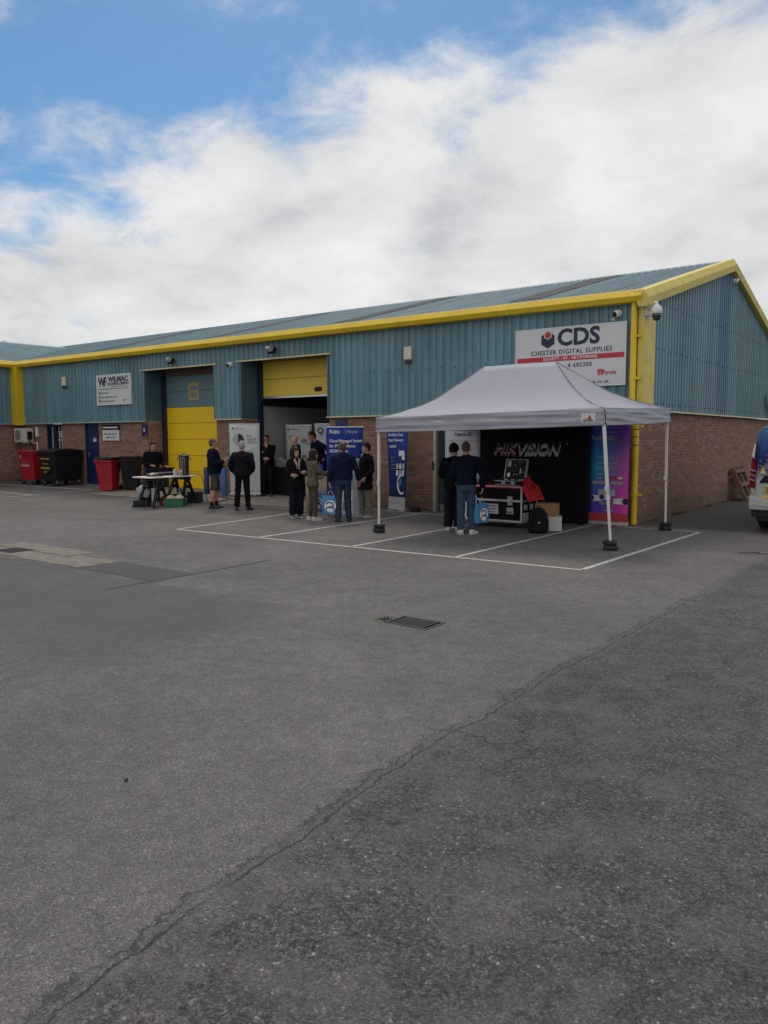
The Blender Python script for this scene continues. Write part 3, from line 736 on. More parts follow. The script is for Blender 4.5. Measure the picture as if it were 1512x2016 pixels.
bb = MB(); bb.bar((-21.6, .17, 1.80), (-21.4, .17, 2.0), .012, .03); bb.bar((-21.4, .17, 1.80), (-21.6, .17, 2.0), .012, .03); bb.build('grille_bar', M['white'], wd)
window(wing, -2.15, -.95, .85, DRIP-.04, AW0)
dr = box('door', (-19.71, .11, .16), (-18.96, .15, DRIP-.06), M['blue'], bld, bevel=.004)
box('door_frame', (-19.77, .08, .13), (-19.712, .2, DRIP-.02), M['blue'], bld); box('door_frame', (-18.958, .08, .13), (-18.90, .2, DRIP-.02), M['blue'], bld); box('door_frame', (-19.71, .08, DRIP-.058), (-18.96, .2, DRIP-.02), M['blue'], bld)
box('threshold', (-19.77, .03, .135), (-18.90, .11, .165), M['concrete'], bld)
box('letterbox', (-19.38, .10, .93), (-19.08, .109, 1.02), M['alu'], dr, bevel=.004)
b = MB(); b.box((-19.64, .095, 1.1), (-19.60, .109, 1.3)); b.box((-19.64, .06, 1.22), (-19.52, .08, 1.245)); b.box((-19.64, .08, 1.22), (-19.62, .1, 1.245)); b.build('handle', M['alu'], dr)
b = MB(); b.box((-19.32, .104, 1.66), (-19.25, .109, 1.74)); b.box((-19.22, .104, 1.66), (-19.15, .109, 1.78)); b.box((-19.32, .104, 1.77), (-19.25, .109, 1.80)); b.build('notice', M['white'], dr)
# --- open personnel door beside the gazebo
box('door_post', (D3[0]-.02, -.06, 0), (D3[0]+.05, .05, 2.3), M['steel'], bld, bevel=.006)
box('door_lining', (D3[0]+.0, .055, .0), (D3[0]+.03, .52, 2.3), M['flat_teal'], bld)
box('door_frame', (D3[0]+.03, .48, .16), (D3[0]+.10, .56, 2.25), M['bollard'], bld)
dl = box('door', (D3[0]+.2, .62, .18), (D3[0]+.95, .66, 2.2), M['yellow'], bld, bevel=.004)
box('lock', (D3[0]+.215, .60, 1.1), (D3[0]+.265, .62, 1.35), M['black'], dl)
box('threshold', (D3[0]+.03, .16, .02), (D3[1], .62, .16), M['mortar'], bld)
box('door_handle', (D3[0]-.03, -.09, 1.0), (D3[0]-.0, -.061, 1.2), M['black'], bld)
# small dark ridge of a house far behind the wing
h = empty('house', (-64.6, 20.0, 0), .2, 'dark tiled house roof peeking over the wing at the left edge', 'house')
b = MB(); b.prism([(-4, 7.0), (4, 7.0), (0, 9.6)], axes((-4,-4,0), (0,1,0), (0,0,1), (1,0,0)), 10); b.build('roof', M['rubber'], h); box('wall', (-3.8, -7.6, -.1), (5.8, -.4, 6.99), M['mortar'], h)
# ================================================================== things on the walls
W_ = M['signw']; INK = M['ink']; BK = M['inkb']; WH = M['inkwhite']; RD = M['inkred']; GR = M['inkgrey']
def board(name, label, x0, z0, x1, z1, m, y=-.09, th=.03, cat='sign', rim=None, face=None):
    """wall board: Empty at its lower left corner, local x right, z up, front towards -y"""
    e = empty(name, (x0, y, z0), 0, label, cat); W, Hh = x1-x0, z1-z0
    box('panel', (0, 0, 0), (W, th, Hh), m, e, bevel=.003)
    if rim:
        r = MB(); t = .014
        for a, c in (((0, -.006, 0), (W, -.0005, t)), ((0, -.006, Hh-t), (W, -.0005, Hh)), ((0, -.006, t), (t, -.0005, Hh-t)), ((W-t, -.006, t), (W, -.0005, Hh-t))): r.box(a, c)
        r.build('rim', rim, e)
    return e
# supplies company sign
s = board('shop_sign', 'large white sign with navy CDS lettering and red stripe near the corner', -2.77, 2.83, -.29, 4.10, W_, th=.045, rim=M['white'])
X0, Z0 = -2.77, 2.83
def hexp(cx, cz, r): return [(cx+r*math.sin(i*math.pi/3), cz+r*math.cos(i*math.pi/3)) for i in range(6)]
hx, hz = -2.0-X0, 3.845-Z0
plate('emblem', hexp(hx, hz, .175), INK, s); plate('emblem', hexp(hx, hz+.105, .098), W_, s, y=-.0065); plate('emblem', hexp(hx, hz+.105, .077), RD, s, y=-.009)
text('lettering', 'CDS', .47, -1.315-X0, 3.86-Z0, INK, s, bold=.035, sx=1.03, space=1.02)
text('lettering', 'CHESTER DIGITAL SUPPLIES', .138, -1.485-X0, 3.575-Z0, INK, s, bold=.012, sx=.92, space=1.17)
plate('stripe', rect(-2.72-X0, 3.392-Z0, -.33-X0, 3.492-Z0), RD, s)
text('lettering', 'SECURITY - AV - NETWORKING', .088, -1.495-X0, 3.443-Z0, WH, s, y=-.0065, bold=.016, sx=.88, space=1.12)
text('lettering', '4 682300', .125, -1.27-X0, 3.285-Z0, INK, s, bold=.012, sx=.95, space=1.2)
text('lettering', 'Pyronix', .125, -.62-X0, 3.10-Z0, RD, s, bold=.018, sx=.72)
for i in range(4): plate('emblem', [(-.88-X0+.032*i, 3.16-Z0), (-.855-X0+.032*i, 3.165-Z0), (-.855-X0+.032*i, 3.06-Z0+.012*(i % 2)), (-.872-X0+.032*i, 3.04-Z0)], RD, s)
plate('emblem', rect(-.885-X0, 3.145-Z0, -.755-X0, 3.172-Z0), RD, s, y=-.006)
text('lettering', 'lies.co.uk', .105, -.86-X0, 2.925-Z0, INK, s, bold=.008, sx=.9, space=1.2)
# flooring company sign
s = board('shop_sign', 'white sign with WILMAC FLOORING lettering above the blue door', -18.73, 2.89, -16.79, 3.91, W_, th=.06)
X0, Z0 = -18.73, 2.89
text('lettering', 'WF', .40, .37, .77, INK, s, bold=.045, sx=.86, space=.70); text('lettering', 'WILMAC', .235, 1.26, .845, INK, s, bold=.04, sx=1.2)
text('lettering', 'FLOORING COMPANY', .125, 1.26, .70, INK, s, bold=.026, sx=.95); text('lettering', 'COMMERCIAL & DOMESTIC FLOORING SPECIALISTS', .04, 1.28, .615, GR, s, sx=.92)
plate('rule', rect(.12, .535, 1.82, .55), INK, s)
for k, (tx, zz) in enumerate((('01244 682736', .41), ('enquiries@wilmacflooring.com', .275), ('www.wilmacflooring.com', .14))):
    plate('icon', disc(.19, zz, .05), INK, s); plate('icon', disc(.19, zz, .018), WH, s, y=-.0065); text('lettering', tx, .088, .27, zz, GR, s, align='LEFT', bold=.006, sx=.85)
plate('icon', rect(1.50, .12, 1.54, .19), GR, s); text('lettering', 'approved', .045, 1.57, .17, GR, s, align='LEFT'); text('lettering', 'fitter', .03, 1.57, .12, GR, s, align='LEFT')
# opening hours
s = board('hours_sign', 'small white opening hours board with black header beside the blue door', -18.60, 1.70, -17.66, 2.06, W_, y=.0, th=.03)
text('lettering', 'MON - THURS  7PM - 4PM', .066, .47, .22, BK, s, bold=.02, sx=.92); text('lettering', 'FRIDAY  7PM - 2PM', .066, .47, .11, BK, s, bold=.02, sx=.92)
box('header', (0, -.004, .362), (.94, .03, .53), M['black'], s); plate('rule', rect(.05, .42, .89, .465), WH, s, y=-.007)
s = board('unit_sign', 'navy plate with a white number 6 beside the closed roller door', -16.40, 1.85, -16.125, 2.23, M['blue'], y=.0, th=.03)
text('lettering', '6', .19, .1375, .20, WH, s, bold=.02); plate('rule', rect(.19, .02, .26, .03), WH, s)
board('unit_sign', 'plain navy plate on the bricks right of the open bay', -8.07, 1.86, -7.70, 2.25, M['blue'], y=.0, th=.03)
# alarm boxes, lamps, cameras
def alarm(label, x, z, w=.22, h=.34):
    e = empty('alarm_box', (x, -.04, z), 0, label, 'alarm', 'alarm boxes on the cladding')
    b = MB(); b.loft([[(-w/2, -.0, -h/2), (w/2, 0, -h/2), (w/2, 0, h/2), (-w/2, 0, h/2)], [(-w/2, -.07, -h/2+.04), (w/2, -.07, -h/2+.04), (w/2, -.06, h/2), (-w/2, -.06, h/2)]]); b.build('cover', M['cream'], e, bevel=.012)
    box('strobe', (-w/2+.02, -.065, -h/2-.05), (w/2-.02, -.01, -h/2+.0), M['navy'], e, bevel=.008)
alarm('cream alarm box on the cladding left of the gazebo', -5.68, 3.80); alarm('cream alarm box on the cladding above the window', -20.73, 3.79, .24)
def flood(label, x, z):
    e = empty('flood_light', (x, -.04, z), 0, label, 'lamp', 'flood lights over the doors')
    b = MB(); b.box((-.16, -.12, .03), (.02, -.0, .09)); b.build('sensor', M['alu'], e, bevel=.01)
    Mx = Matrix.Translation((.1, -.14, -.03)) @ Matrix.Rotation(R(-28), 4, 'X'); b = MB(); b.box((-.11, -.05, -.09), (.11, .05, .09), Mx); b.build('lamp_head', M['black'], e, bevel=.012)
    b = MB(); b.box((-.09, -.054, -.07), (.09, -.051, .07), Mx); b.build('lens', M['glass'], e)
    b = MB(); b.bar((.1, 0, .03), (.1, -.12, .0), .04, .03); b.build('bracket', M['black'], e)
flood('black flood light above the closed yellow roller door', -14.68, 4.18); flood('black flood light above the open bay', -10.30, 4.21)
def turret(label, x, y, z, rz=0, s=1.):
    e = empty('turret_camera', (x, y, z), rz, label, 'camera'); e.scale = (s, s, s)
    b = MB(); b.lathe([(.06, 0), (.06, .035), (.04, .05)], 16, Matrix.Rotation(R(90), 4, 'X')); b.build('base', M['white'], e, auto=40)
    b = MB(); b.sphere((0, -.07, -.01), .058, 16, 10); b.build('ball', M['white'], e, smooth=True)
    b = MB(); b.lathe([(.042, 0), (.036, .02), (.01, .024)], 16, Matrix.Translation((0, -.11, -.025)) @ Matrix.Rotation(R(100), 4, 'X')); b.build('lens', M['black'], e, auto=40)
turret('white turret camera on the cladding between the two roller doors', -12.0, -.036, 3.90, 0, 1.25)
turret('white turret camera above the large sign near the corner', -.46, -.036, 4.27, R(-25), 1.2)
box('bell_push', (-.62, -.06, 4.13), (-.56, -.036, 4.19), M['cream'], None, bevel=.006); tag(bpy.data.objects['bell_push'], 'tiny beige junction box just above the large sign', 'box')
turret('small white turret camera under the gable peak', .03, 6.78, 5.88, R(90), 1.3)
# pan-tilt dome camera on the corner
e = empty('dome_camera', (.07, .02, 4.30), R(55), 'white pan-tilt dome camera with dark glass on the corner post', 'camera'); e.scale = (.86, .86, .86)
box('back_plate', (-.13, -.0, -.22), (.13, .03, .10), M['white'], e, bevel=.01); box('junction_box', (-.09, -.08, -.16), (.07, -.0, .04), M['cream'], e, bevel=.012)
b = MB(); b.tube([(0, -.05, -.02), (0, -.16, .05), (0, -.27, .11), (0, -.34, .10), (0, -.36, .03)], [.035, .032, .034, .04, .045], 12); b.build('arm', M['white'], e, smooth=True)
b = MB(); b.lathe([(.045, .06), (.065, .03), (.105, -.005), (.118, -.06), (.118, -.13), (.11, -.145)], 20, Matrix.Translation((0, -.36, 0))); b.build('housing', M['white'], e, auto=50)
b = MB(); b.lathe([(.108, -.145), (.104, -.20), (.085, -.26), (.045, -.30), (.01, -.31)], 20, Matrix.Translation((0, -.36, 0))); b.build('dome', M['glass'], e, smooth=True)
# lamp at the far end of the gable wall
e = empty('bulkhead_lamp', (.12, 11.35, 2.75), R(90), 'white bulkhead lamp on the navy panel behind the van', 'lamp'); box('body', (-.22, -.12, -.06), (.22, .0, .06), M['white'], e, bevel=.02); box('bracket', (-.3, -.05, .08), (.1, .0, .32), M['yellow_faded'], e, bevel=.01); box('guard', (-.2, -.14, -.16), (.2, -.02, -.065), M['black'], e, bevel=.02)
# air conditioner
e = empty('air_conditioner', (-23.45, -.22, 1.62), 0, 'beige outdoor air conditioning unit on brackets in the corner', 'air conditioner')
box('casing', (-.42, -.12, .03), (.42, .2, .54), M['cream'], e, bevel=.02)
b = MB(); b.lathe([(.20, 0), (.20, .012), (.17, .014)], 24, Matrix.Translation((-.13, -.121, .285)) @ Matrix.Rotation(R(90), 4, 'X')); b.build('fan_guard', M['steel'], e)
for k in range(7): box('louvre', (-.36, -.132, .09+.06*k), (.12, -.121, .105+.06*k), M['cream'], e)
box('service_cover', (.421, -.06, .12), (.47, .12, .42), M['black'], e, bevel=.01)
for x in (-.3, .32): box('bracket', (x-.02, -.16, -.0), (x+.02, .26, .028), M['white'], e)
box('rail', (-.44, .2, -.03), (.62, .26, .0), M['white'], e)
b = MB(); b.box((.60, .20, -.6), (.63, .25, 0)); b.box((.56, .18, .22), (.68, .27, .58)); b.build('pipe_cover', M['white'], e, bevel=.02)
b = MB(); b.tube([(.45, .0, .2), (.52, -.02, .05), (.5, .1, -.1), (.4, .2, -.2), (.2, .22, -.35)], .02, 8); b.build('pipe', M['black'], e, smooth=True)

# ================================================================== bins
def fourwheel(label, x, y, w, d, h, m, rz=0, flatlid=False, paint=None):
    e = empty('wheeled_skip', (x, y, gz(x, y)), rz, label, 'bin'); wz = .17
    b = MB(); t = .88
    def ring(sx, sy, z): return [(-w/2*sx, -d/2*sy, z), (w/2*sx, -d/2*sy, z), (w/2*sx, d/2*sy, z), (-w/2*sx, d/2*sy, z)]
    b.loft([ring(.80, .80, wz), ring(.86, .84, wz+.1), ring(.96, .95, h-.18), ring(1, 1, h-.16), ring(1, 1, h-.08)]); b.build('body', m, e, bevel=.02)
    b = MB()
    if flatlid: b.loft([ring(1.03, 1.04, h-.079), ring(1.03, 1.04, h-.03), ring(.95, .95, h)])
    else:
        P = [(-d/2*1.06, h-.12), (-d/2*1.06, h-.06), (-d*.3, h+.0), (d*.1, h+.03), (d/2*.9, h-.02), (d/2*1.08, h-.04), (d/2*1.08, h-.079), (-d/2, h-.079)]
        b.loft([[(-w/2*1.03, q, z) for q, z in P], [(w/2*1.03, q, z) for q, z in P]])
    b.build('lid', m, e, bevel=.015)
    for sx in (-1, 1):
        b = MB(); b.tube([(sx*w/2*1.05, -d*.1, h-.13), (sx*w/2*1.09, -d*.1, h-.17), (sx*w/2*1.05, -d*.1, h-.24)], .02, 8); b.build('trunnion', m, e)
        for sy in (-1, 1):
            cx, cy = sx*w*.36, sy*d*.36
            c = MB(); c.lathe([(.085, -.025), (.095, -.015), (.095, .015), (.085, .025)], 16, Matrix.Translation((cx, cy, .095)) @ Matrix.Rotation(R(90), 4, 'Y')); wh = c.build('wheel', M['rubber'], e, auto=40)
            c = MB(); c.bar((cx-.035, cy, .09), (cx-.035, cy, wz+.02), .012, .04, (0,1,0)); c.bar((cx+.035, cy, .09), (cx+.035, cy, wz+.02), .012, .04, (0,1,0)); c.box((cx-.05, cy-.03, wz-.01), (cx+.05, cy+.03, wz+.025)); c.build('castor_fork', M['steel'], wh)
    return e, w, d, h
M['blackbin'] = mat('black_bin', (.008,.009,.012), .5, spec=.3, var=.2, vscale=3, dirt=.25, dcol=(.04,.04,.042), bump=.1, bscale=40)
M['amber'] = mat('amber_print', (.50,.26,.02), .6, var=.1)
e, w_, d_, h_ = fourwheel('red four wheeled bin under the air conditioner', -21.72, -.72, .98, .78, 1.22, M['red'], 0, True)
text('lettering', 'DRY MIXED', .09, -.02, .78, M['inkgrey'], e, y=-d_/2*.965); text('lettering', 'RECYCLING', .10, -.02, .68, WH, e, y=-d_/2*.965); plate('label', rect(-.33, .93, -.30, 1.06), WH, e, y=-d_/2*.985)
e, w_, d_, h_ = fourwheel('black four wheeled bin with amber lettering beside the red one', -20.25, -.62, 1.06, 1.12, 1.26, M['blackbin'])
text('lettering', 'WASTE & GENERAL', .085, -.05, .94, M['amber'], e, y=-d_/2*.985, bold=.03, sx=.85); text('lettering', 'no hot ashes', .07, -.05, .77, M['amber'], e, y=-d_/2*.965, bold=.02)
plate('label', [(-.38, .69), (.28, .69), (.28, .56), (.0, .40), (-.1, .40), (-.38, .56)], M['black'], e, y=-d_/2*.965, d=.004); text('lettering', 'CARDBOARD', .10, -.05, .62, M['amber'], e, y=-d_/2*.965-.006, bold=.03); text('lettering', 'ONLY', .085, -.05, .48, M['amber'], e, y=-d_/2*.94-.02, bold=.03)
def wheelie(label, x, y, rz, m, open_=0.):
    e = empty('wheelie_bin', (x, y, gz(x, y)), rz, label, 'bin', 'wheelie bins by the wall')
    b = MB()
    def ring(w, y0, y1, z): return [(-w/2, y0, z), (w/2, y0, z), (w/2, y1, z), (-w/2, y1, z)]
    b.loft([ring(.42, -.20, .25, .04), ring(.44, -.23, .27, .3), ring(.54, -.33, .31, .92), ring(.58, -.37, .33, .93), ring(.58, -.37, .33, .985)]); b.build('body', m, e, bevel=.018)
    lid = MB(); P = [(-.39, -.035), (-.39, .0), (-.2, .035), (.1, .04), (.33, .01), (.37, -.02), (.37, -.04)]
    Mx = Matrix.Translation((0, .35, .99)) @ Matrix.Rotation(R(-open_), 4, 'X') @ Matrix.Translation((0, -.35, .035))
    lid.loft([[Mx @ Vector((-.295, q, z)) for q, z in P], [Mx @ Vector((.295, q, z)) for q, z in P]]); lid.build('lid', M['blackbin'], e, bevel=.01)
    b = MB(); b.tube([(-.25, .42, .95), (.25, .42, .95)], .016, 8); b.box((-.27, .33, .93), (-.24, .44, .97)); b.box((.24, .33, .93), (.27, .44, .97)); b.build('handle', M['blackbin'], e)
    for sx in (-1, 1):
        b = MB(); b.lathe([(.06, -.025), (.1, -.02), (.1, .02), (.06, .025)], 16, Matrix.Translation((sx*.25, .30, .1)) @ Matrix.Rotation(R(90), 4, 'Y')); b.build('wheel', M['rubber'], e)
wheelie('red wheelie bin with black lid in front of the blue door', -16.42, -1.27, R(30), M['red'], 2)
wheelie('black wheelie bin right of the red wheelie bin', -16.02, -.72, R(40), M['blackbin'], 3)
def bollard(label, x, y, h, m, r=.085):
    b = MB(); b.lathe([(r, -.02), (r, h-.02), (r*.85, h), (.01, h+.004)], 18); o = b.build('bollard', m, None, (x, y, gz(x, y)), auto=40); tag(o, label, 'bollard', 'steel bollards by the roller doors')
bollard('blue bollard beside the black wheelie bin', -15.72, -.35, .80, M['bollard_dark']); bollard('dark navy bollard behind the man in shorts', -12.68, -.48, .80, M['bollard_dark']); bollard('bright blue bollard in front of the white banner', -11.76, -.62, .82, M['bollard'])
b = MB(); b.sphere((0, 0, .13), (.12, .10, .14), 10, 6); o = b.build('sack', M['card'], None, (-17.3, -.9, gz(-17.3, -.9)), smooth=True); tag(o, 'small beige sack tucked behind the red wheelie bin', 'sack')

# ================================================================== trestle table with tea things
TX0, TX1, TY0, TY1, TZ = -11.85, -11.1, -3.62, -2.08, .80
tb = empty('trestle_table', (-11.47, -2.85, 0), 0, 'white board on two black plastic trestles holding the tea things', 'table')
box('table_top', (TX0+11.47, TY0+2.85, TZ-.03), (TX1+11.47, TY1+2.85, TZ), M['white'], tb, bevel=.004)
for ty in (-3.27, -2.38):
    g = gz(-11.47, ty); yy = ty+2.85
    tr = box('trestle_beam', (-.36, yy-.05, TZ-.115), (.36, yy+.05, TZ-.031), M['black'], tb, bevel=.008)
    for sx in (-1, 1):
        for sy in (-1, 1):
            b = MB(); b.bar((sx*.25, yy+sy*.03, TZ-.1), (sx*.33, yy+sy*.25, g), .035, .09, (1,0,0)); b.build('leg', M['black'], tr)
        b = MB(); b.bar((sx*.305, yy-.19, g+.2), (sx*.305, yy+.19, g+.2), .03, .07); b.build('stretcher', M['black'], tr)
        b = MB(); b.bar((sx*.275, yy-.11, g+.46), (sx*.275, yy+.11, g+.46), .03, .09); b.build('stretcher', M['black'], tr)
# tea urn
M['chrome'] = mat('dark_steel', (.16,.16,.17), .25, .9, var=.1, vscale=6)
e = empty('tea_urn', (-11.38, -2.33, TZ+.002), R(45), 'tall dark steel tea urn with domed lid on the trestle table', 'urn')
b = MB(); b.lathe([(.135, 0), (.135, .03)], 24); b.build('base', M['black'], e, auto=40); b = MB(); b.lathe([(.128, .031), (.128, .49)], 24); b.build('body', M['chrome'], e, auto=40)
b = MB(); b.lathe([(.14, .491), (.145, .515), (.10, .545), (.03, .56), (.03, .58), (.01, .585)], 24); b.build('lid', M['black'], e, auto=40)
b = MB(); b.tube([(0, -.12, .10), (0, -.19, .10), (0, -.20, .06)], .014, 8); b.box((-.012, -.2, .11), (.012, -.17, .16)); b.build('tap', M['black'], e)
box('sight_gauge', (-.012, -.14, .12), (.012, -.129, .44), M['black'], e)
for sx in (-1, 1):
    b = MB(); b.tube([(sx*.13, 0, .40), (sx*.17, 0, .41), (sx*.17, 0, .46), (sx*.13, 0, .47)], .012, 8); b.build('handle', M['black'], e)
M['paper'] = mat('white_paper', (.60,.59,.57), .7, var=.04)
for k, (x, y, n, lb) in enumerate(((-11.20, -2.78, 6, 'tall stack of white paper cups on the trestle table'), (-11.14, -2.66, 3, 'short stack of white paper cups right of the tall stack'), (-11.22, -2.56, 4, 'stack of white cups in front of the tea urn'), (-11.35, -2.62, 2, 'two white cups behind the other stacks'))):
    e = empty('cup_stack', (x, y, TZ+.001), 0, lb, 'cups', 'paper cups on the trestle table')
    for i in range(n):
        b = MB(); b.lathe([(.028, 0), (.042, .085), (.045, .087), (.044, .092), (.040, .09)], 14); o = b.build('cup', M['paper'], e, (0, 0, .016*i), smooth=True)
e = empty('glass_jar', (-11.3, -2.48, TZ+.001), 0, 'brown coffee jar beside the tea urn', 'jar'); b = MB(); b.lathe([(.05, 0), (.055, .02), (.055, .13), (.04, .15)], 16); b.build('jar', mat('coffee_glass', (.16,.08,.03), .15, var=.1), e, auto=40); b = MB(); b.lathe([(.045, .151), (.045, .18)], 16); b.build('lid', mat('brass_lid', (.35,.25,.05), .4, .5), e)
e = empty('serving_tray', (-11.45, -3.22, TZ+.001), 0, 'low black tray with food at the left end of the table', 'tray'); box('tray', (-.15, -.16, 0), (.15, .16, .035), M['black'], e, bevel=.01)
for k in range(5): 
    b = MB(); b.sphere((0, 0, .055), (.045, .05, .03), 10, 6); b.build('roll', M['paper'] if k % 2 else M['card'], e, (-.08+.04*k, -.12+.09*(k % 3), 0), smooth=True)
e = empty('wire_griddle', (-11.66, -2.75, TZ+.001), R(0), 'long low black griddle at the back of the trestle table', 'griddle'); box('body', (-.13, -.42, 0), (.13, .42, .07), M['black'], e, bevel=.006)
for k in range(14): box('slat', (-.12, -.39+.058*k, .071), (.12, -.37+.058*k, .085), M['steel'], e)
b = MB(); b.box((-.131, -.41, .071), (-.12, .41, .20)); b.build('splash_back', M['black'], e)
# under the table
def crate(x, y):
    e = empty('green_crate', (x, y, gz(x, y)), R(38), 'green plastic crate of beige bread bags under the table', 'crate'); gm_ = mat('green_plastic', (.005,.13,.055), .5, var=.1)
    def q(n, a, c): box(n, a, c, gm_, e, bevel=.004)
    q('base', (-.24, -.17, .005), (.24, .17, .02)); q('side', (-.25, -.18, .005), (.25, -.165, .20)); q('side', (-.25, .165, .005), (.25, .18, .20)); q('end', (-.25, -.164, .005), (-.235, .164, .20)); q('end', (.235, -.164, .005), (.25, .164, .20))
    q('rim', (-.26, -.19, .201), (.26, -.16, .215)); q('rim', (-.26, .16, .201), (.26, .19, .215))
    for i, (bx_, by_) in enumerate(((-.1, .0), (.11, .03))):
        b = MB(); b.sphere((0, 0, 0), (.12, .13, .09), 12, 8); o = b.build('bread_bag', mat('bread_bag', (.52,.42,.31), .6, var=.2, vscale=9, bump=.3, bscale=14), None, (x+bx_*.79-by_*.6, y+bx_*.6+by_*.79, gz(x, y)+.21), smooth=True); tag(o, ['left beige bread bag in the green crate', 'right beige bread bag in the green crate'][i], 'bag', 'bread bags')
crate(-11.02, -2.95)
e = empty('tool_case', (-11.75, -3.42, gz(-11.75, -3.42)), R(35), 'black case on the ground at the left trestle', 'case'); box('shell', (-.2, -.12, .0), (.2, .12, .17), M['black'], e, bevel=.02); box('handle', (-.08, -.15, .08), (.08, -.121, .1), M['rubber'], e); box('wheel', (-.22, -.13, .0), (-.17, -.09, .05), M['rubber'], e)
M['film'] = mat('clear_film', (.62,.63,.62), .25, var=.3, vscale=12, trans=.45, bump=.6, bscale=18)
b = MB(); b.sphere((0, 0, .20), (.19, .16, .20), 14, 9)
b.v = [tuple(Vector(v)*(1+.18*noise.noise(Vector(v)*9))) for v in b.v]; o = b.build('plastic_bag', M['film'], None, (-11.88, -3.28, gz(-11.9, -3.3)+.16), smooth=True); tag(o, 'clear plastic bag of packaging heaped on the black case', 'bag')
e = empty('tub_stack', (-11.62, -3.12, gz(-11.6, -3.1)), 0, 'stack of tall white tubs under the table', 'tubs')
for k in range(3): b = MB(); b.lathe([(.07, 0), (.085, .18), (.09, .19)], 16); b.build('tub', M['paper'], e, (0, 0, .135*k), auto=50)
e = empty('carrier_bag', (-11.5, -2.95, gz(-11.5, -2.95)), 0, 'small red and black carrier bag beside the white tubs', 'bag'); b = MB(); b.sphere((0, 0, .12), (.11, .09, .13), 12, 8); b.build('sack', M['red'], e, smooth=True); b = MB(); b.sphere((.1, .1, .2), (.12, .1, .1), 12, 8); b.build('top', M['black'], e, smooth=True)
Mx = Matrix.Translation((-11.2, -2.55, gz(-11.2, -2.55)+.22)) @ Matrix.Rotation(R(40), 4, 'Z') @ Matrix.Rotation(R(-20), 4, 'Y'); b = MB(); b.box((-.015, -.14, -.22), (.015, .14, .22), Mx); o = b.build('blue_lid', mat('pale_blue_plastic', (.10,.19,.27), .5, var=.1), None); tag(o, 'pale blue plastic lid leaning between the trestles', 'lid')
e = empty('paper_sack', (-11.42, -2.35, gz(-11.4, -2.35)), 0, 'white paper sack under the right trestle', 'sack'); b = MB(); b.loft([[(-.1, -.08, 0), (.1, -.08, 0), (.1, .08, 0), (-.1, .08, 0)], [(-.13, -.1, .2), (.13, -.1, .2), (.12, .09, .21), (-.12, .1, .2)], [(-.12, -.06, .32), (.12, -.05, .30), (.11, .05, .31), (-.11, .05, .33)]]); b.build('sack', M['paper'], e, bevel=.02)
e = empty('black_crate', (-11.3, -2.1, gz(-11.3, -2.1)), R(40), 'black folding crate behind the right trestle', 'crate'); box('body', (-.22, -.16, 0), (.22, .16, .26), M['black'], e, bevel=.012); box('rim', (-.23, -.17, .261), (.23, .17, .29), M['black'], e, bevel=.006)
def cable(label, pts, r, m):
    P = []
    for i in range(len(pts)-1):
        p0, p1, p2, p3 = (Vector(pts[max(0, min(len(pts)-1, i+k))]) for k in (-1, 0, 1, 2))
        for j in range(7):
            t = j/7; P.append(.5*((2*p1)+(p2-p0)*t+(2*p0-5*p1+4*p2-p3)*t*t+(3*p1-p0-3*p2+p3)*t*t*t))
    P.append(Vector(pts[-1])); b = MB(); b.tube(P, r, 6); tag(b.build('power_cable', m, None, smooth=True), label, 'cable')
def gp(x, y, d=.018): return (x, y, gz(x, y)+d)
cable('black cable dropping from the urn to the ground by the right trestle', [(-11.25, -2.25, .84), (-11.0, -2.1, .8), (-10.95, -2.0, .4), gp(-10.9, -1.95), gp(-10.6, -2.05), gp(-10.75, -1.7), gp(-10.9, -1.3), gp(-11.3, -.9), gp(-11.9, -.75)], .008, M['black'])
cable('beige hose lying on the apron behind the man in shorts', [gp(-12.3, -.75, .025), gp(-12.0, -.95, .025), gp(-11.5, -1.25, .025), gp(-11.0, -1.35, .025), gp(-11.1, -1.6, .025), gp(-11.6, -1.55, .025)], .017, M['cream'])
cable('long black cable along the front edge of the apron', [gp(-11.6, -1.0), gp(-10.6, -1.2), gp(-10.0, -1.7), gp(-9.0, -1.75), gp(-8.0, -1.6), gp(-7.4, -1.3)], .008, M['black'])

# ================================================================== gazebo
M['canvas'] = mat('grey_canvas', (.355,.362,.412), .75, var=.06, vscale=1.2, bump=.12, bscale=5, spec=.25, dirt=.12, dcol=(.25,.25,.28))
M['pole'] = mat('white_pole', (.66,.65,.60), .4, var=.05)
tent = empty('gazebo', (-1.4, -2.4, 0), 0, 'grey pop-up gazebo with white legs over the demonstration stand', 'gazebo'); TO = Vector((-1.4, -2.4, 0))
foot = {'FL': (-3.49, -4.10), 'FR': (.92, -3.82), 'BR': (.77, -.64), 'BL': (-3.62, -.60)}
head = {'FL': (-3.52, -4.12, 2.15), 'FR': (.77, -3.84, 2.235), 'BR': (.77, -.64, 2.32), 'BL': (-3.62, -.62, 2.26)}
pk = {'L': (-2.16, -2.52, 3.135), 'R': (-.73, -2.40, 3.145)}
def V(d, k): return Vector(d[k])-TO
cb = MB(); N = 14
def sag(t): return t-.30*math.sin(math.pi*t)*(1-t)**.15*.62          # concave roof line
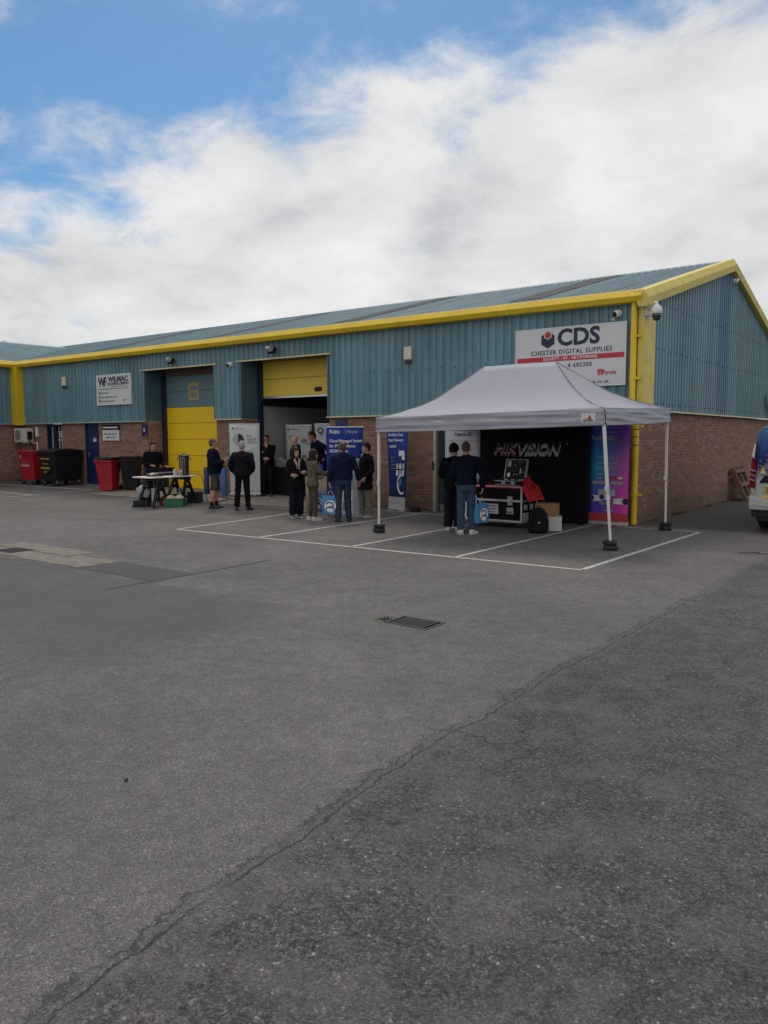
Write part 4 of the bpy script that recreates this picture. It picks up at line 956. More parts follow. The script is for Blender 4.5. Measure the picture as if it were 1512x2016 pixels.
def panel(a0, a1, b0, b1, nu=10, folds=0.):
    """roof cloth between eave edge a0-a1 and ridge edge b0-b1, sagging between the hip lines"""
    i0 = len(cb.v)
    for j in range(N+1):
        t = j/N
        for i in range(nu+1):
            s_ = i/nu; e_ = a0.lerp(a1, s_); r_ = b0.lerp(b1, s_); p = e_.lerp(r_, t); p.z = e_.z+(r_.z-e_.z)*sag(t)
            p.z -= .035*math.sin(math.pi*s_)*math.sin(math.pi*t); p += Vector((0, 0, .012*noise.noise(p*2.6)+.005*noise.noise(Vector((p.x*4, p.y*9, 0)))))
            cb.v.append(tuple(p))
    for j in range(N):
        for i in range(nu):
            k = i0+j*(nu+1)+i; cb.f.append((k, k+1, k+nu+2, k+nu+1)); cb.m.append(0)
H_ = {k: V(head, k) for k in head}; PL, PR = V(pk, 'L'), V(pk, 'R')
panel(H_['FL'], H_['FR'], PL, PR, 20); panel(H_['BR'], H_['BL'], PR, PL, 20); panel(H_['FR'], H_['BR'], PR, PR, 14); panel(H_['BL'], H_['FL'], PL, PL, 14)
canopy = cb.build('canopy', M['canvas'], tent, smooth=True); sd_ = canopy.modifiers.new('thickness', 'SOLIDIFY'); sd_.thickness = .004
for a, c in (('FL', 'FR'), ('FR', 'BR'), ('BR', 'BL'), ('BL', 'FL')):
    b = MB(); A, C_ = H_[a], H_[c]; n = 40; nrm = (C_-A).cross(Vector((0,0,1))).normalized()
    for j in range(17):
        for i in range(n+1):
            t = i/n; p = A.lerp(C_, t); dz = .27
            f = j/16; p = p+Vector((0, 0, .005-dz*f-.012*math.sin(math.pi*t)*f))
            p += nrm*(.012+.015*f+ .030*noise.noise(Vector((p.x*.8, p.y*.8, p.z*16)))+.016*noise.noise(Vector((p.x*1.7, p.y*1.7, p.z*38)))); b.v.append(tuple(p))
    for j in range(16):
        for i in range(n): k = j*(n+1)+i; b.f.append((k, k+1, k+n+2, k+n+1)); b.m.append(0)
    o = b.build('valance', M['canvas'], tent, smooth=True); m_ = o.modifiers.new('thickness', 'SOLIDIFY'); m_.thickness = .004
# seams piping on the hips
for a, q in (('FL', PL), ('FR', PR), ('BR', PR), ('BL', PL)):
    pts = []
    for j in range(N+1):
        t = j/N; p = H_[a].lerp(q, t); p.z = H_[a].z+(q.z-H_[a].z)*sag(t)+.003; pts.append(p)
    b = MB(); b.tube(pts, .009, 6); b.build('hip_seam', M['canvas_dark'] if 'canvas_dark' in M else M.setdefault('canvas_dark', mat('grey_piping', (.22,.225,.26), .8, var=.1)), tent, smooth=True)
for k in foot:
    f = Vector(foot[k]+(gz(*foot[k]),))-TO; h = H_[k]-Vector((0, 0, .03)); mid_ = f.lerp(h, .46); ins = Vector((-.03*math.copysign(1, h.x), -.03*math.copysign(1, h.y), 0))
    f2, h2 = f+ins*.0, h+ins; mid_ = f2.lerp(h2, .44)
    b = MB(); b.bar(mid_-(h2-f2)*.0, h2, .046, .046, (0, 1, 0)); leg = b.build('leg', M['pole'], tent, bevel=.004)
    b = MB(); b.bar(f2+Vector((0,0,.05)), mid_, .036, .036, (0, 1, 0)); b.build('inner_leg', M['pole'], leg, bevel=.003)
    b = MB(); b.box((-.032, -.032, -.05), (.032, .032, .05), Matrix.Translation(mid_)); b.box((-.05, -.012, -.02), (-.032, .012, .03), Matrix.Translation(mid_)); b.build('clamp', M['alu'], leg, bevel=.005)
    b = MB(); b.box((-.06, -.06, 0), (.06, .06, .008), Matrix.Translation(f2)); b.build('foot_plate', M['steel'], leg)
for a, c in (('FL', 'FR'), ('BL', 'BR'), ('FR', 'BR'), ('FL', 'BL')):
    n = 4 if a[1] != c[1] else 2
    for i in range(n):
        p, q = H_[a].lerp(H_[c], i/n), H_[a].lerp(H_[c], (i+1)/n)
        for u, v in ((-.05, -.20), (-.20, -.05)):
            b = MB(); b.bar(p+Vector((0, 0, u))*1.0+Vector((0,0,-.02)), q+Vector((0, 0, v))+Vector((0,0,-.02)), .014, .026); b.build('truss_bar', M['pole'], tent)
for q in (PL, PR):
    b = MB(); b.bar(q+Vector((0,0,-.9)), q+Vector((0,0,-.02)), .03, .03, (0,1,0)); b.build('peak_pole', M['pole'], tent)
# maker's tag on the front valance
vt = H_['FL'].lerp(H_['FR'], .945)-Vector((0, 0, .135)); ang_v = math.atan2((H_['FR']-H_['FL']).y, (H_['FR']-H_['FL']).x)
pt = empty('label_patch', tuple(vt+Vector((0, -.045, 0))), ang_v, parent=tent); box('patch', (-.115, -.002, -.075), (.115, .004, .07), M['signw'], pt); plate('print', [(-.02, -.035), (.06, -.035), (.02, .045)], RD, pt); plate('print', [(-.08, -.035), (-.025, -.035), (-.03, .0)], M['amber'], pt); plate('print', rect(-.09, -.06, .09, -.045), BK, pt)
# sand-filled rubber weights round the feet
for k, lb in (('FL', 'black ring weight at the gazebo leg on the left'), ('FR', 'black ring weight at the nearest gazebo leg'), ('BR', 'black ring weight at the gazebo leg by the brick corner'), ('BL', 'black ring weight at the gazebo leg behind the two visitors')):
    x, y = foot[k]; e = empty('leg_weight', (x, y, gz(x, y)), random.uniform(0, 6), lb, 'weight', 'rubber leg weights')
    for i, zz in enumerate((.045, .122)):
        b = MB(); nU, nV = 22, 8; r0 = .078-.006*i
        for u in range(nU):
            a = 2*math.pi*u/nU
            for v in range(nV):
                c = 2*math.pi*v/nV; rr = .046*(1+.10*math.sin(3*a+i)); b.v.append(((r0+rr*math.cos(c))*math.cos(a)+.012*i, (r0+rr*math.cos(c))*math.sin(a), zz+.041*math.sin(c)))
        for u in range(nU):
            for v in range(nV): b.f.append((u*nV+v, ((u+1) % nU)*nV+v, ((u+1) % nU)*nV+(v+1) % nV, u*nV+(v+1) % nV)); b.m.append(0)
        b.build('ring', M['rubber'], e, smooth=True)
# ================================================================== banners
def gradmat(name, stops, axis=2, lo=0., hi=2., rough=.45, second=None):
    """printed gradient along a local axis of the panel"""
    m = bpy.data.materials.new(name); m.use_nodes = True; t = NT(m.node_tree); p = t.n['Principled BSDF']
    vec = t.new('ShaderNodeTexCoord').outputs['Object']; s = t.new('ShaderNodeSeparateXYZ'); t.l.new(vec, s.inputs[0])
    f = t.maprange(s.outputs[axis], lo, hi, 0, 1, False); c = t.ramp(f, stops)
    if second:
        ax2, lo2, hi2, st2, fac = second; f2 = t.maprange(s.outputs[ax2], lo2, hi2, 0, 1, False)
        c = t.mix(fac if not isinstance(fac, tuple) else t.maprange(s.outputs[fac[0]], fac[1], fac[2]), c, t.ramp(f2, st2))
    t.l.new(c, p.inputs['Base Color']); p.inputs['Roughness'].default_value = rough; p.inputs['Specular IOR Level'].default_value = .3
    return m
def banner(label, x, y, rz, w, h, m, z=None, name='roll_up_banner', lean=0., twist=0.):
    e = empty(name, (x, y, gz(x, y) if z is None else z), rz, label, 'banner')
    b = MB(); n = 12
    for j in range(n+1):
        t = j/n; z_ = .085+(h-.085)*t; a = twist*(1-t)
        for i in range(7):
            u = -w/2+w*i/6; q = Vector((u*math.cos(a), u*math.sin(a)+.012*math.sin(math.pi*t)*math.cos(u*3)+.006*math.sin(t*7+u*4), z_)); b.v.append(tuple(q))
    for j in range(n):
        for i in range(6): k = j*7+i; b.f.append((k, k+1, k+8, k+7)); b.m.append(0)
    o = b.build('panel', m, e, smooth=True); s_ = o.modifiers.new('thickness', 'SOLIDIFY'); s_.thickness = .0015; s_.offset = 1
    Rt = Matrix.Rotation(twist, 4, 'Z')
    b = MB(); b.box((-w/2-.01, -.05, .012), (w/2+.01, .06, .085), Rt); b.build('cassette', M['alu'], e, bevel=.012)
    for s in (-1, 1):
        b = MB(); b.box((s*w*.32-.02, -.15, 0), (s*w*.32+.02, .16, .0115), Rt); b.build('foot', M['alu'], e, bevel=.003)
    b = MB(); b.box((-w/2-.005, -.008, h-.012), (w/2+.005, .014, h+.012)); b.build('top_rail', M['alu'], e); b = MB(); b.tube([(0, .03, .08), (0, .03, h)], .008, 6); b.build('mast', M['alu'], e)
    return e
PY = -.016
white_b = mat('banner_white', (.60,.61,.61), .5, var=.03); greyb = mat('banner_grey', (.47,.48,.485), .5, var=.03)
def install(label, x, y, rz, z=None, disc_=True, w=.86):
    e = banner(label, x, y, rz, w, 2.03, white_b, z)
    plate('icon', disc(-.33, 1.91, .025), BK, e, y=PY); text('lettering', 'INSTALL', .07, -.28, 1.91, GR, e, y=PY, align='LEFT', space=1.1)
    if disc_:
        plate('print', [(.16*math.sin(a)-.18, 1.6+.16*math.cos(a)) for a in [i*math.pi/16 for i in range(17)]], M['ink'], e, y=PY)
        plate('print', [(-.16*math.sin(a)-.185, 1.6+.16*math.cos(a)) for a in [i*math.pi/16 for i in range(17)]][::-1], M['inkpale'], e, y=PY)
        text('lettering', 'Smart', .06, .06, 1.70, GR, e, y=PY, align='LEFT', bold=.02)
        for k in range(5): plate('print', rect(.06, 1.62-.035*k, .36-.03*(k % 3), 1.63-.035*k), M['inkgrey'], e, y=PY)
        plate('print', [(-.42, .12), (.42, .12), (.42, 1.42), (.1, 1.30), (-.2, 1.24), (-.42, 1.23)], greyb, e, y=PY+.002)
        for sx in (-1, 1): plate('print', [(sx*.2+.07*math.cos(a), 1.08+.14*math.sin(a)) for a in [i*math.pi/10 for i in range(11)]], M['ink'], e, y=PY-.001)
    else:
        text('lettering', 'Sense', .06, -.33, 1.70, GR, e, y=PY, align='LEFT', bold=.02)
        for k in range(3):
            for q in range(2): plate('print', rect(-.33, 1.66-.5*k-.035*q, .05-.06*q, 1.667-.5*k-.035*q), M['inkgrey'], e, y=PY)
            plate('print', disc(.18, 1.56-.48*k, .10, 16, .07), M['inkgrey'], e, y=PY); plate('print', disc(.28, 1.50-.48*k, .09, 16, .05), M['inkpale'], e, y=PY-.002)
    return e
M['inkpale'] = mat('pale_ink', (.42,.42,.43), .6, var=0)
install('white banner with half dark disc in front of the brick pier', -11.22, -.30, R(37), .145)
install('white banner with grey cameras inside the open bay', -10.92, 1.62, R(20), FLZ, False, .84)
e = banner('white banner with a black letter Q inside the open bay', -9.86, 1.75, R(20), .84, 2.06, white_b, FLZ)
text('lettering', 'Q', .24, -.24, 1.86, BK, e, y=PY, bold=.02); text('lettering', 'quantum', .035, -.24, 1.72, BK, e, y=PY); plate('print', rect(.1, 1.92, .36, 1.93), BK, e, y=PY); plate('print', disc(.3, 1.45, .02), BK, e, y=PY)
for k in range(6): plate('print', rect(.02, 1.22-.16*k, .36, 1.30-.16*k), GR if k % 2 else M['inkpale'], e, y=PY)
# royal blue banner
bluep = gradmat('blue_print', [(0, (.007,.022,.13)), (.45, (.006,.026,.20)), (1, (.008,.036,.26))], rough=.4)
e = banner('royal blue banner with white lettering behind the man in jeans', -6.1, -1.98, R(37), .84, 2.02, bluep)
text('lettering', 'Ruijie', .115, -.345, 1.91, WH, e, y=PY, align='LEFT', bold=.02, sx=.9); text('lettering', '| Reyee', .105, .02, 1.91, M['inkpale'], e, y=PY, align='LEFT', sx=.9)
for k, tx in enumerate(('Cloud Managed Switch', 'for IP Surveillance', 'ES200 Series')): text('lettering', tx, .092, -.345, 1.70-.115*k, WH, e, y=PY, align='LEFT', bold=.022, sx=.88)
for k in range(4): plate('print', [(.10+.1*k, 1.17+.05*(k % 2)), (.22+.1*k, 1.10+.05*(k % 2)), (.24+.1*k, 1.14+.05*(k % 2)), (.12+.1*k, 1.23+.05*(k % 2))], M['inkpale'] if k % 2 else M['moss'], e, y=PY)
# tall narrow blue banner by the wall
bluep2 = gradmat('blue_print_deep', [(0, (.010,.03,.19)), (.2, (.006,.018,.10)), (.5, (.008,.025,.16)), (.75, (.009,.036,.24)), (1, (.009,.04,.28))], rough=.4)
e = banner('tall blue banner against the brick wall left of the gazebo', -5.71, -.47, 0, .62, 2.02, bluep2, twist=R(-16))
text('lettering', 'Redefine Your', .092, -.25, 1.835, WH, e, y=PY-.004, align='LEFT', bold=.022, sx=.82); text('lettering', 'Easy Network', .092, -.25, 1.71, WH, e, y=PY-.004, align='LEFT', bold=.022, sx=.82); plate('print', rect(-.25, 1.53, -.02, 1.59), M['inkpale'], e, y=PY-.004); plate('print', rect(-.25, 1.53, -.205, 1.59), M['bollard'], e, y=PY-.007)
plate('print', rect(.06, 1.33, .22, 1.46), WH, e, y=PY-.008); plate('print', rect(.15, 1.24, .23, 1.40), WH, e, y=PY-.006)
for i in range(3):
    for j in range(2): plate('print', rect(-.02+.09*i, .86+.16*j-.0, .045+.09*i, .99+.16*j), M['inkpale'] if (i+j) % 2 else WH, e, y=PY-.012)
for j in range(7): plate('print', rect(-.20+.012*(j % 3), 1.02+.045*j, -.02-.014*(j % 4), 1.035+.045*j), M['moss'] if j % 2 else M['inkgrey'], e, y=PY-.010)
plate('print', [(.14+.13*math.cos(a), .65+.25*math.sin(a)) for a in [R(70)+R(240)*i/16 for i in range(17)]]+[(.15+.09*math.cos(a), .65+.20*math.sin(a)) for a in [R(310)-R(240)*i/16 for i in range(17)]], WH, e, y=PY-.02)
plate('print', disc(.10, .72, .06, 16, .09), mat('cyan_print', (.02,.22,.30), .5, var=0), e, y=PY-.02)
for k in range(9): plate('print', disc(-.22+.05*(k % 4), .48+.07*(k//4)+.02*(k % 3), .014, 8), M['bollard'], e, y=PY-.022)
lw = banner_low = empty('footer', (0, 0, 0), R(-13), parent=e); plate('print', rect(-.30, .09, .305, .34), M['inkpale'], lw, y=-.028)
for k in range(4): plate('print', rect(-.12, .28-.035*k, .2-.06*(k % 2), .287-.035*k), GR, lw, y=-.031)
e = empty('power_supply', (-5.18, -.47, 0), .3, 'small black box on the ground beside the tall blue banner', 'box'); box('case', (-.1, -.07, 0), (.1, .07, .13), M['black'], e, bevel=.01); box('handle', (-.05, -.05, .131), (.05, .05, .15), M['rubber'], e, bevel=.005)
# white text banner under the gazebo
e = banner('white text banner with black heading behind the two visitors', -3.70, -.74, R(3), .92, 2.16, mat('banner_lilac', (.52,.51,.56), .5, var=.03))
text('lettering', 'PRO SERIES WITH', .088, 0, 1.955, BK, e, y=PY, bold=.02, sx=.82); text('lettering', 'ColorVu 3.0', .098, 0, 1.85, BK, e, y=PY, bold=.02, sx=.85)
for k in range(12): plate('print', rect(-.36+.05*(k % 3), 1.70-.1*k, .36-.07*((k*2) % 3), 1.709-.1*k), GR, e, y=PY)
# black exhibition wall
e = empty('exhibition_wall', (-1.99, -.74, 0), R(7), 'black exhibition wall with glowing red and white logo under the gazebo', 'backdrop')
box('panel', (-1.20, -.02, .02), (1.18, .25, 2.26), M['blackcloth'], e, bevel=.03)
M['glowr'] = mat('red_print_glow', (.27,.04,.08), .6, var=.25, vscale=7); M['gloww'] = mat('white_print_glow', (.42,.41,.43), .6, var=.25, vscale=7); M['logo'] = mat('logo_black', (.006,.006,.010), .5, var=0)
LY = -.022
for body, lx, gm2, sx_ in (('HIK', -.86, 'glowr', 1.0), ('VISION', -.345, 'gloww', .96)):
    text('lettering', body, .30, lx-.012, 1.485, M[gm2], e, y=LY, bold=.045, shear=.30, sx=sx_, align='LEFT')
    text('lettering', body, .30, lx-.004, 1.535, M['gloww'], e, y=LY-.002, bold=.018, shear=.30, sx=sx_, align='LEFT')
    text('lettering', body, .30, lx, 1.56, M['logo'], e, y=LY-.004, bold=.008, shear=.30, sx=sx_, align='LEFT')
plate('print', rect(.72, 1.64, .76, 1.655), M['gloww'], e, y=LY); box('foot', (-1.1, -.1, 0), (-1.0, .3, .018), M['black'], e); box('foot', (1.0, -.1, 0), (1.1, .3, .018), M['black'], e)
# gradient banner by the pipe
hdp = gradmat('gradient_print', [(0, (.13,.045,.46)), (.25, (.07,.07,.52)), (.55, (.02,.33,.56)), (.8, (.03,.15,.54)), (1, (.055,.04,.30))], 2, .1, 2.05, .4,
    (2, .1, 2.05, [(0, (.76,.06,.36)), (.3, (.74,.05,.46)), (.6, (.54,.09,.46)), (.8, (.24,.06,.42)), (1, (.11,.03,.30))], (0, -.18, .40)))
e = banner('blue to magenta gradient banner beside the yellow downpipe', -.45, -.47, R(2), .82, 2.06, hdp)
plate('print', rect(-.41, .09, .41, .25), mat('orange_red_print', (.46,.04,.04), .5, var=.05), e, y=PY); text('lettering', 'HIKVISION', .05, .02, 1.88, M['inkpale'], e, y=PY, shear=.3)
text('lettering', 'Turbo HD', .125, -.14, 1.76, M['inkpale'], e, y=PY, bold=.02, shear=.25, sx=.9); text('lettering', '8.0', .22, .235, 1.71, M['inkgrey'], e, y=PY, bold=-.006, sx=.9, space=1.1)
for k in range(3): plate('print', rect(-.33, 1.62-.07*k, .28-.1*(k % 2), 1.628-.07*k), M['bollard'], e, y=PY)
for k in range(4):
    plate('print', rect(-.24, 1.37-.115*k, .12+.08*(k % 2), 1.385-.115*k), M['inkpale'], e, y=PY); plate('print', rect(-.24, 1.335-.115*k, .2-.05*(k % 2), 1.342-.115*k), GR, e, y=PY)
def pill(x0, x1, z, h_): return [(x0+h_*math.cos(a), z+h_*math.sin(a)) for a in [math.pi/2+math.pi*i/8 for i in range(9)]]+[(x1+h_*math.cos(a), z+h_*math.sin(a)) for a in [-math.pi/2+math.pi*i/8 for i in range(9)]]
plate('print', pill(.09, .28, .965, .034), RD, e, y=PY); plate('print', pill(.22, .28, .965, .026), WH, e, y=PY-.003); plate('print', pill(-.29, -.06, .865, .032), M['inkpale'], e, y=PY); plate('print', pill(.09, .28, .865, .032), M['inkpale'], e, y=PY); text('lettering', 'Dark Fighter', .04, -.17, .865, RD, e, y=PY-.003); text('lettering', 'Hi-Res', .04, .18, .865, GR, e, y=PY-.003); text('lettering', 'Support', .045, -.17, .965, WH, e, y=PY)
def camprint(cx, cz, s, flip):
    plate('print', [(cx+flip*x*s, cz+z*s) for x, z in ([(-.16, .06), (.12, .04), (.12, -.07), (-.16, -.08)] if flip > 0 else [(-.16, -.08), (.12, -.07), (.12, .04), (-.16, .06)][::-1])][::(1 if flip > 0 else -1)], WH, e, y=PY); plate('print', disc(cx-flip*.13*s, cz-.01*s, .07*s, 14), M['ink'], e, y=PY-.003)
camprint(-.22, .56, .95, 1); camprint(.24, .51, .95, -1); plate('print', rect(-.2, .60, .16, .73), M['inkpale'], e, y=PY+.001); camprint(-.02, .58, .75, 1); plate('print', disc(.0, .45, .2, 16, .035), M['inkgrey'], e, y=PY+.001); text('lettering', 'more info', .04, .02, .305, WH, e, y=PY)

# ================================================================== flight case and demo kit
fc = empty('flight_case', (-2.18, -1.74, 0), 0, 'black flight case with aluminium edges on castors', 'case'); cw, cd, z0, z1 = .64, .34, .115, .82
box('lower_body', (-cw+.01, -cd+.01, z0+.01), (cw-.01, cd-.01, .535), M['blackcloth'], fc); box('upper_body', (-cw+.01, -cd+.01, .54), (cw-.01, cd-.01, z1-.01), M['blackcloth'], fc)
b = MB(); q = .036
for sx in (-1, 1):
    for sy in (-1, 1): box('edge', (sx*cw, sy*cd, z0), (sx*(cw-q), sy*(cd-q), z1), M['alu'], fc, bevel=.006)
for zz in (z0, z1-q, .52):
    for sy in (-1, 1): box('edge', (-cw+q, sy*(cd+.001), zz), (cw-q, sy*(cd-.02), zz+q+.008), M['alu'], fc, bevel=.004)
    for sx in (-1, 1): box('edge', (sx*(cw+.001), -cd+q, zz), (sx*(cw-.02), cd-q, zz+q+.008), M['alu'], fc, bevel=.004)
for sx in (-1, 1):
    for sy in (-1, 1):
        for zz in (z0, z1-.05): box('ball_corner', (sx*(cw+.006), sy*(cd+.006), zz-.004), (sx*(cw-.045), sy*(cd-.045), zz+.052), M['steel'], fc, bevel=.015)
        b = MB(); b.lathe([(.04, -.02), (.052, -.016), (.052, .016), (.04, .02)], 16, Matrix.Translation((sx*(cw-.13), sy*(cd-.11), .054)) @ Matrix.Rotation(R(90), 4, 'Y')); wl = b.build('castor', M['rubber'], fc, auto=40)
        b = MB(); b.box((sx*(cw-.13)-.045, sy*(cd-.11)-.045, .107), (sx*(cw-.13)+.045, sy*(cd-.11)+.045, .114)); b.box((sx*(cw-.13)-.032, sy*(cd-.11)-.02, .05), (sx*(cw-.13)-.024, sy*(cd-.11)+.02, .107)); b.box((sx*(cw-.13)+.024, sy*(cd-.11)-.02, .05), (sx*(cw-.13)+.032, sy*(cd-.11)+.02, .107)); b.build('fork', M['steel'], wl)
for sx in (-.42, .38):
    box('latch', (sx-.055, -cd-.012, .45), (sx+.055, -cd-.001, .63), M['steel'], fc, bevel=.006); box('latch_key', (sx-.02, -cd-.024, .52), (sx+.02, -cd-.0125, .57), M['alu'], fc, bevel=.004)
    box('handle_dish', (sx-.075, -cd-.006, .28), (sx+.075, -cd-.0, .41), M['steel'], fc, bevel=.01); b = MB(); b.tube([(sx-.05, -cd-.008, .34), (sx-.045, -cd-.02, .315), (sx+.045, -cd-.02, .315), (sx+.05, -cd-.008, .34)], .008, 6); b.build('handle', M['black'], fc)
for yy in (-.12,): box('handle_dish', (cw-.001, yy-.06, .62), (cw+.006, yy+.06, .73), M['steel'], fc, bevel=.01)
for yy in (-.18, .06): box('label', (cw+.0, yy-.07, .36), (cw+.003, yy+.07, .47), M['inkpale'], fc)
box('label', (-.16, -cd-.004, .27), (.12, -cd-.0, .47), M['paper'], fc)
for k in range(3): box('label_print', (-.13+.02*k, -cd-.0055, .42-.06*k), (.09-.03*k, -cd-.0041, .435-.06*k), BK, fc)
box('label', (cw+.0, -.30, .14), (cw+.003, -.06, .31), M['paper'], fc)
# red cloth over the lid
b = MB(); nu, nv = 30, 14; ch = z1+.004
for j in range(nv+1):
    for i in range(nu+1):
        x = -cw-.05+(2*cw+.40)*i/nu; y = -cd-.05+(2*cd+.10)*j/nv; zt = ch+.006*noise.noise(Vector((x*5, y*5, 1)))
        over = max(0, x-cw); ox = x
        if over > 0: ox = cw+.012+over*.42+.05*over*math.sin(9*y); zt = ch-over*.75-.03*abs(math.sin(7*y))*min(1, over*4)
        oy = y
        if y < -cd: oy = -cd-.008; zt -= (-cd-y)*1.0
        if y > cd: oy = cd+.008; zt -= (y-cd)
        b.v.append((ox, oy, zt+.008))
for j in range(nv):
    for i in range(nu): k = j*(nu+1)+i; b.f.append((k, k+1, k+nu+2, k+nu+1)); b.m.append(0)
o = b.build('table_cloth', M['redcloth'], None, (-2.18, -1.74, 0), smooth=True); s_ = o.modifiers.new('thickness', 'SOLIDIFY'); s_.thickness = .004; tag(o, 'red cloth draped over the flight case and hanging off its right end', 'cloth')
b = MB(); 
for j in range(9):
    for i in range(9):
        u, v = i/8, j/8; p = Vector((.40, .30, 1.04)).lerp(Vector((.66, .12, .90)), u).lerp(Vector((.52, -.1, .86)).lerp(Vector((.92, -.12, .72)), u), v); p.z += .03*math.sin(6*u+3*v); b.v.append(tuple(p))
for j in range(8):
    for i in range(8): k = j*9+i; b.f.append((k, k+1, k+10, k+9)); b.m.append(0)
o = b.build('red_drape', M['redcloth'], None, (-2.18, -1.74, 0), smooth=True); s_ = o.modifiers.new('thickness', 'SOLIDIFY'); s_.thickness = .005; tag(o, 'loose red drape behind the open demonstration case', 'cloth')
dk = empty('demonstration_case', (-1.96, -1.80, z1+.018), R(-4), 'open black demonstration case with silver edges on the red cloth', 'case')
box('tray', (-.24, -.17, 0), (.24, .17, .09), M['black'], dk, bevel=.012); 
for zz in (.0, .08): box('trim', (-.245, -.176, zz), (.245, -.166, zz+.012), M['alu'], dk); box('trim', (.236, -.165, zz), (.246, .17, zz+.012), M['alu'], dk); box('trim', (-.246, -.165, zz), (-.236, .17, zz+.012), M['alu'], dk)
for k in range(4): box('device', (-.2+.11*k, -.173, .02), (-.11+.11*k, -.168, .075), M['steel'] if k % 2 else M['rubber'], dk, bevel=.006)
for k in range(3): 
    b = MB(); b.lathe([(.03, 0), (.035, .02), (.02, .05), (.005, .055)], 14, Matrix.Translation((-.15+.15*k, -.02, .091))); b.build('device', M['black'], dk, auto=40)
L4 = Matrix.Translation((0, .165, .09)) @ Matrix.Rotation(R(-14), 4, 'X')
b = MB(); b.box((-.24, -.0, 0), (.24, .05, .42), L4); ld = b.build('lid', M['black'], dk, bevel=.01)
b = MB()
for a, c in (((-.245, -.006, -.002), (-.232, .03, .425)), ((.232, -.006, -.002), (.245, .03, .425)), ((-.232, -.006, .412), (.232, .03, .425)), ((-.232, -.006, -.002), (.232, .03, .010))): b.box(a, c, L4)
b.build('trim', M['alu'], ld); b = MB(); b.box((.225, .035, .0), (.245, .06, .43), L4); b.build('trim', M['alu'], ld)
for x, z, w_, h_, m in ((-.15, .27, .07, .12, 'steel'), (-.14, .06, .06, .08, 'alu'), (.11, .24, .09, .10, 'rubber'), (.12, .12, .02, .12, 'alu'), (.05, .1, .03, .02, 'inkpale'), (-.03, .29, .02, .03, 'inkgrey'), (0., .29, .02, .03, 'inkgrey'), (.1, .36, .12, .01, 'inkgrey'), (.14, .16, .1, .008, 'inkpale'), (-.02, .1, .02, .02, 'inkpale')):
    b = MB(); b.box((x-w_/2, -.014, z), (x+w_/2, -.0005, z+h_), L4); b.build('device', M[m], ld)
for k, (x, y, lb) in enumerate(((-2.62, -1.84, 'small dark camera on the red cloth furthest left'), (-2.46, -1.92, 'small dark camera on the red cloth in the middle'), (-2.32, -1.82, 'small dark camera on the red cloth beside the demonstration case'))):
    e = empty('demo_camera', (x, y, z1+.018), .5*k, lb, 'camera'); b = MB(); b.lathe([(.05, 0), (.05, .02), (.035, .03)], 14); b.build('base', M['black'], e, auto=40); b = MB(); b.sphere((0, 0, .06), .042, 14, 8); b.build('ball', M['rubber'], e, smooth=True); b = MB(); b.lathe([(.022, 0), (.02, .012)], 12, Matrix.Translation((0, -.035, .06)) @ Matrix.Rotation(R(90), 4, 'X')); b.build('lens', M['glass'], e)
# boxes and rucksack by the case
def carton(name, label, x, y, z, rz, w, d, h, m):
    e = empty(name, (x, y, z), rz, label, 'box'); box('body', (-w/2, -d/2, 0), (w/2, d/2, h), m, e, bevel=.004)
    b = MB(); b.box((-w/2-.002, -.002, h), (w/2+.002, .002, h+.002)); b.build('seam', M['wood'], e); b = MB(); b.box((-w/2-.0015, -.03, h*.6), (-w/2, .03, h)); b.box((-.03 if 0 else -w/2+.002, -.03, h+.0005), (w/2-.002, .03, h+.0015)); b.build('tape', M['inkpale'], e)
carton('cardboard_box', 'white carton on the ground behind the rucksack', -1.05, -1.86, 0, R(25), .44, .34, .27, M['paper']); carton('cardboard_box', 'brown cardboard box resting on the white carton beside the flight case', -1.12, -1.84, .274, R(12), .40, .32, .24, M['card'])
e = empty('rucksack', (-1.02, -2.42, 0), R(30), 'black rucksack slumped on the ground beside the flight case', 'rucksack')
b = MB(); rg = []
for z, w_, d_, oy in ((.0, .15, .10, 0), (.05, .19, .13, 0), (.2, .195, .13, .01), (.35, .165, .11, .03), (.44, .11, .08, .05), (.47, .04, .03, .06)):
    rg.append([(w_*math.copysign(abs(math.cos(a))**.7, math.cos(a)), oy+d_*math.copysign(abs(math.sin(a))**.7, math.sin(a)), z) for a in [2*math.pi*i/20 for i in range(20)]])
b.loft(rg); b.build('bag', M['blackcloth'], e, smooth=True); box('pocket', (-.13, -.19, .03), (.13, -.11, .24), M['blackcloth'], e, bevel=.04); b = MB(); b.tube([(-.03, .05, .45), (-.02, .05, .51), (.03, .05, .51), (.04, .05, .45)], .011, 8); b.build('handle', M['black'], e, smooth=True); box('badge', (-.02, -.194, .20), (.015, -.191, .225), M['inkpale'], e)

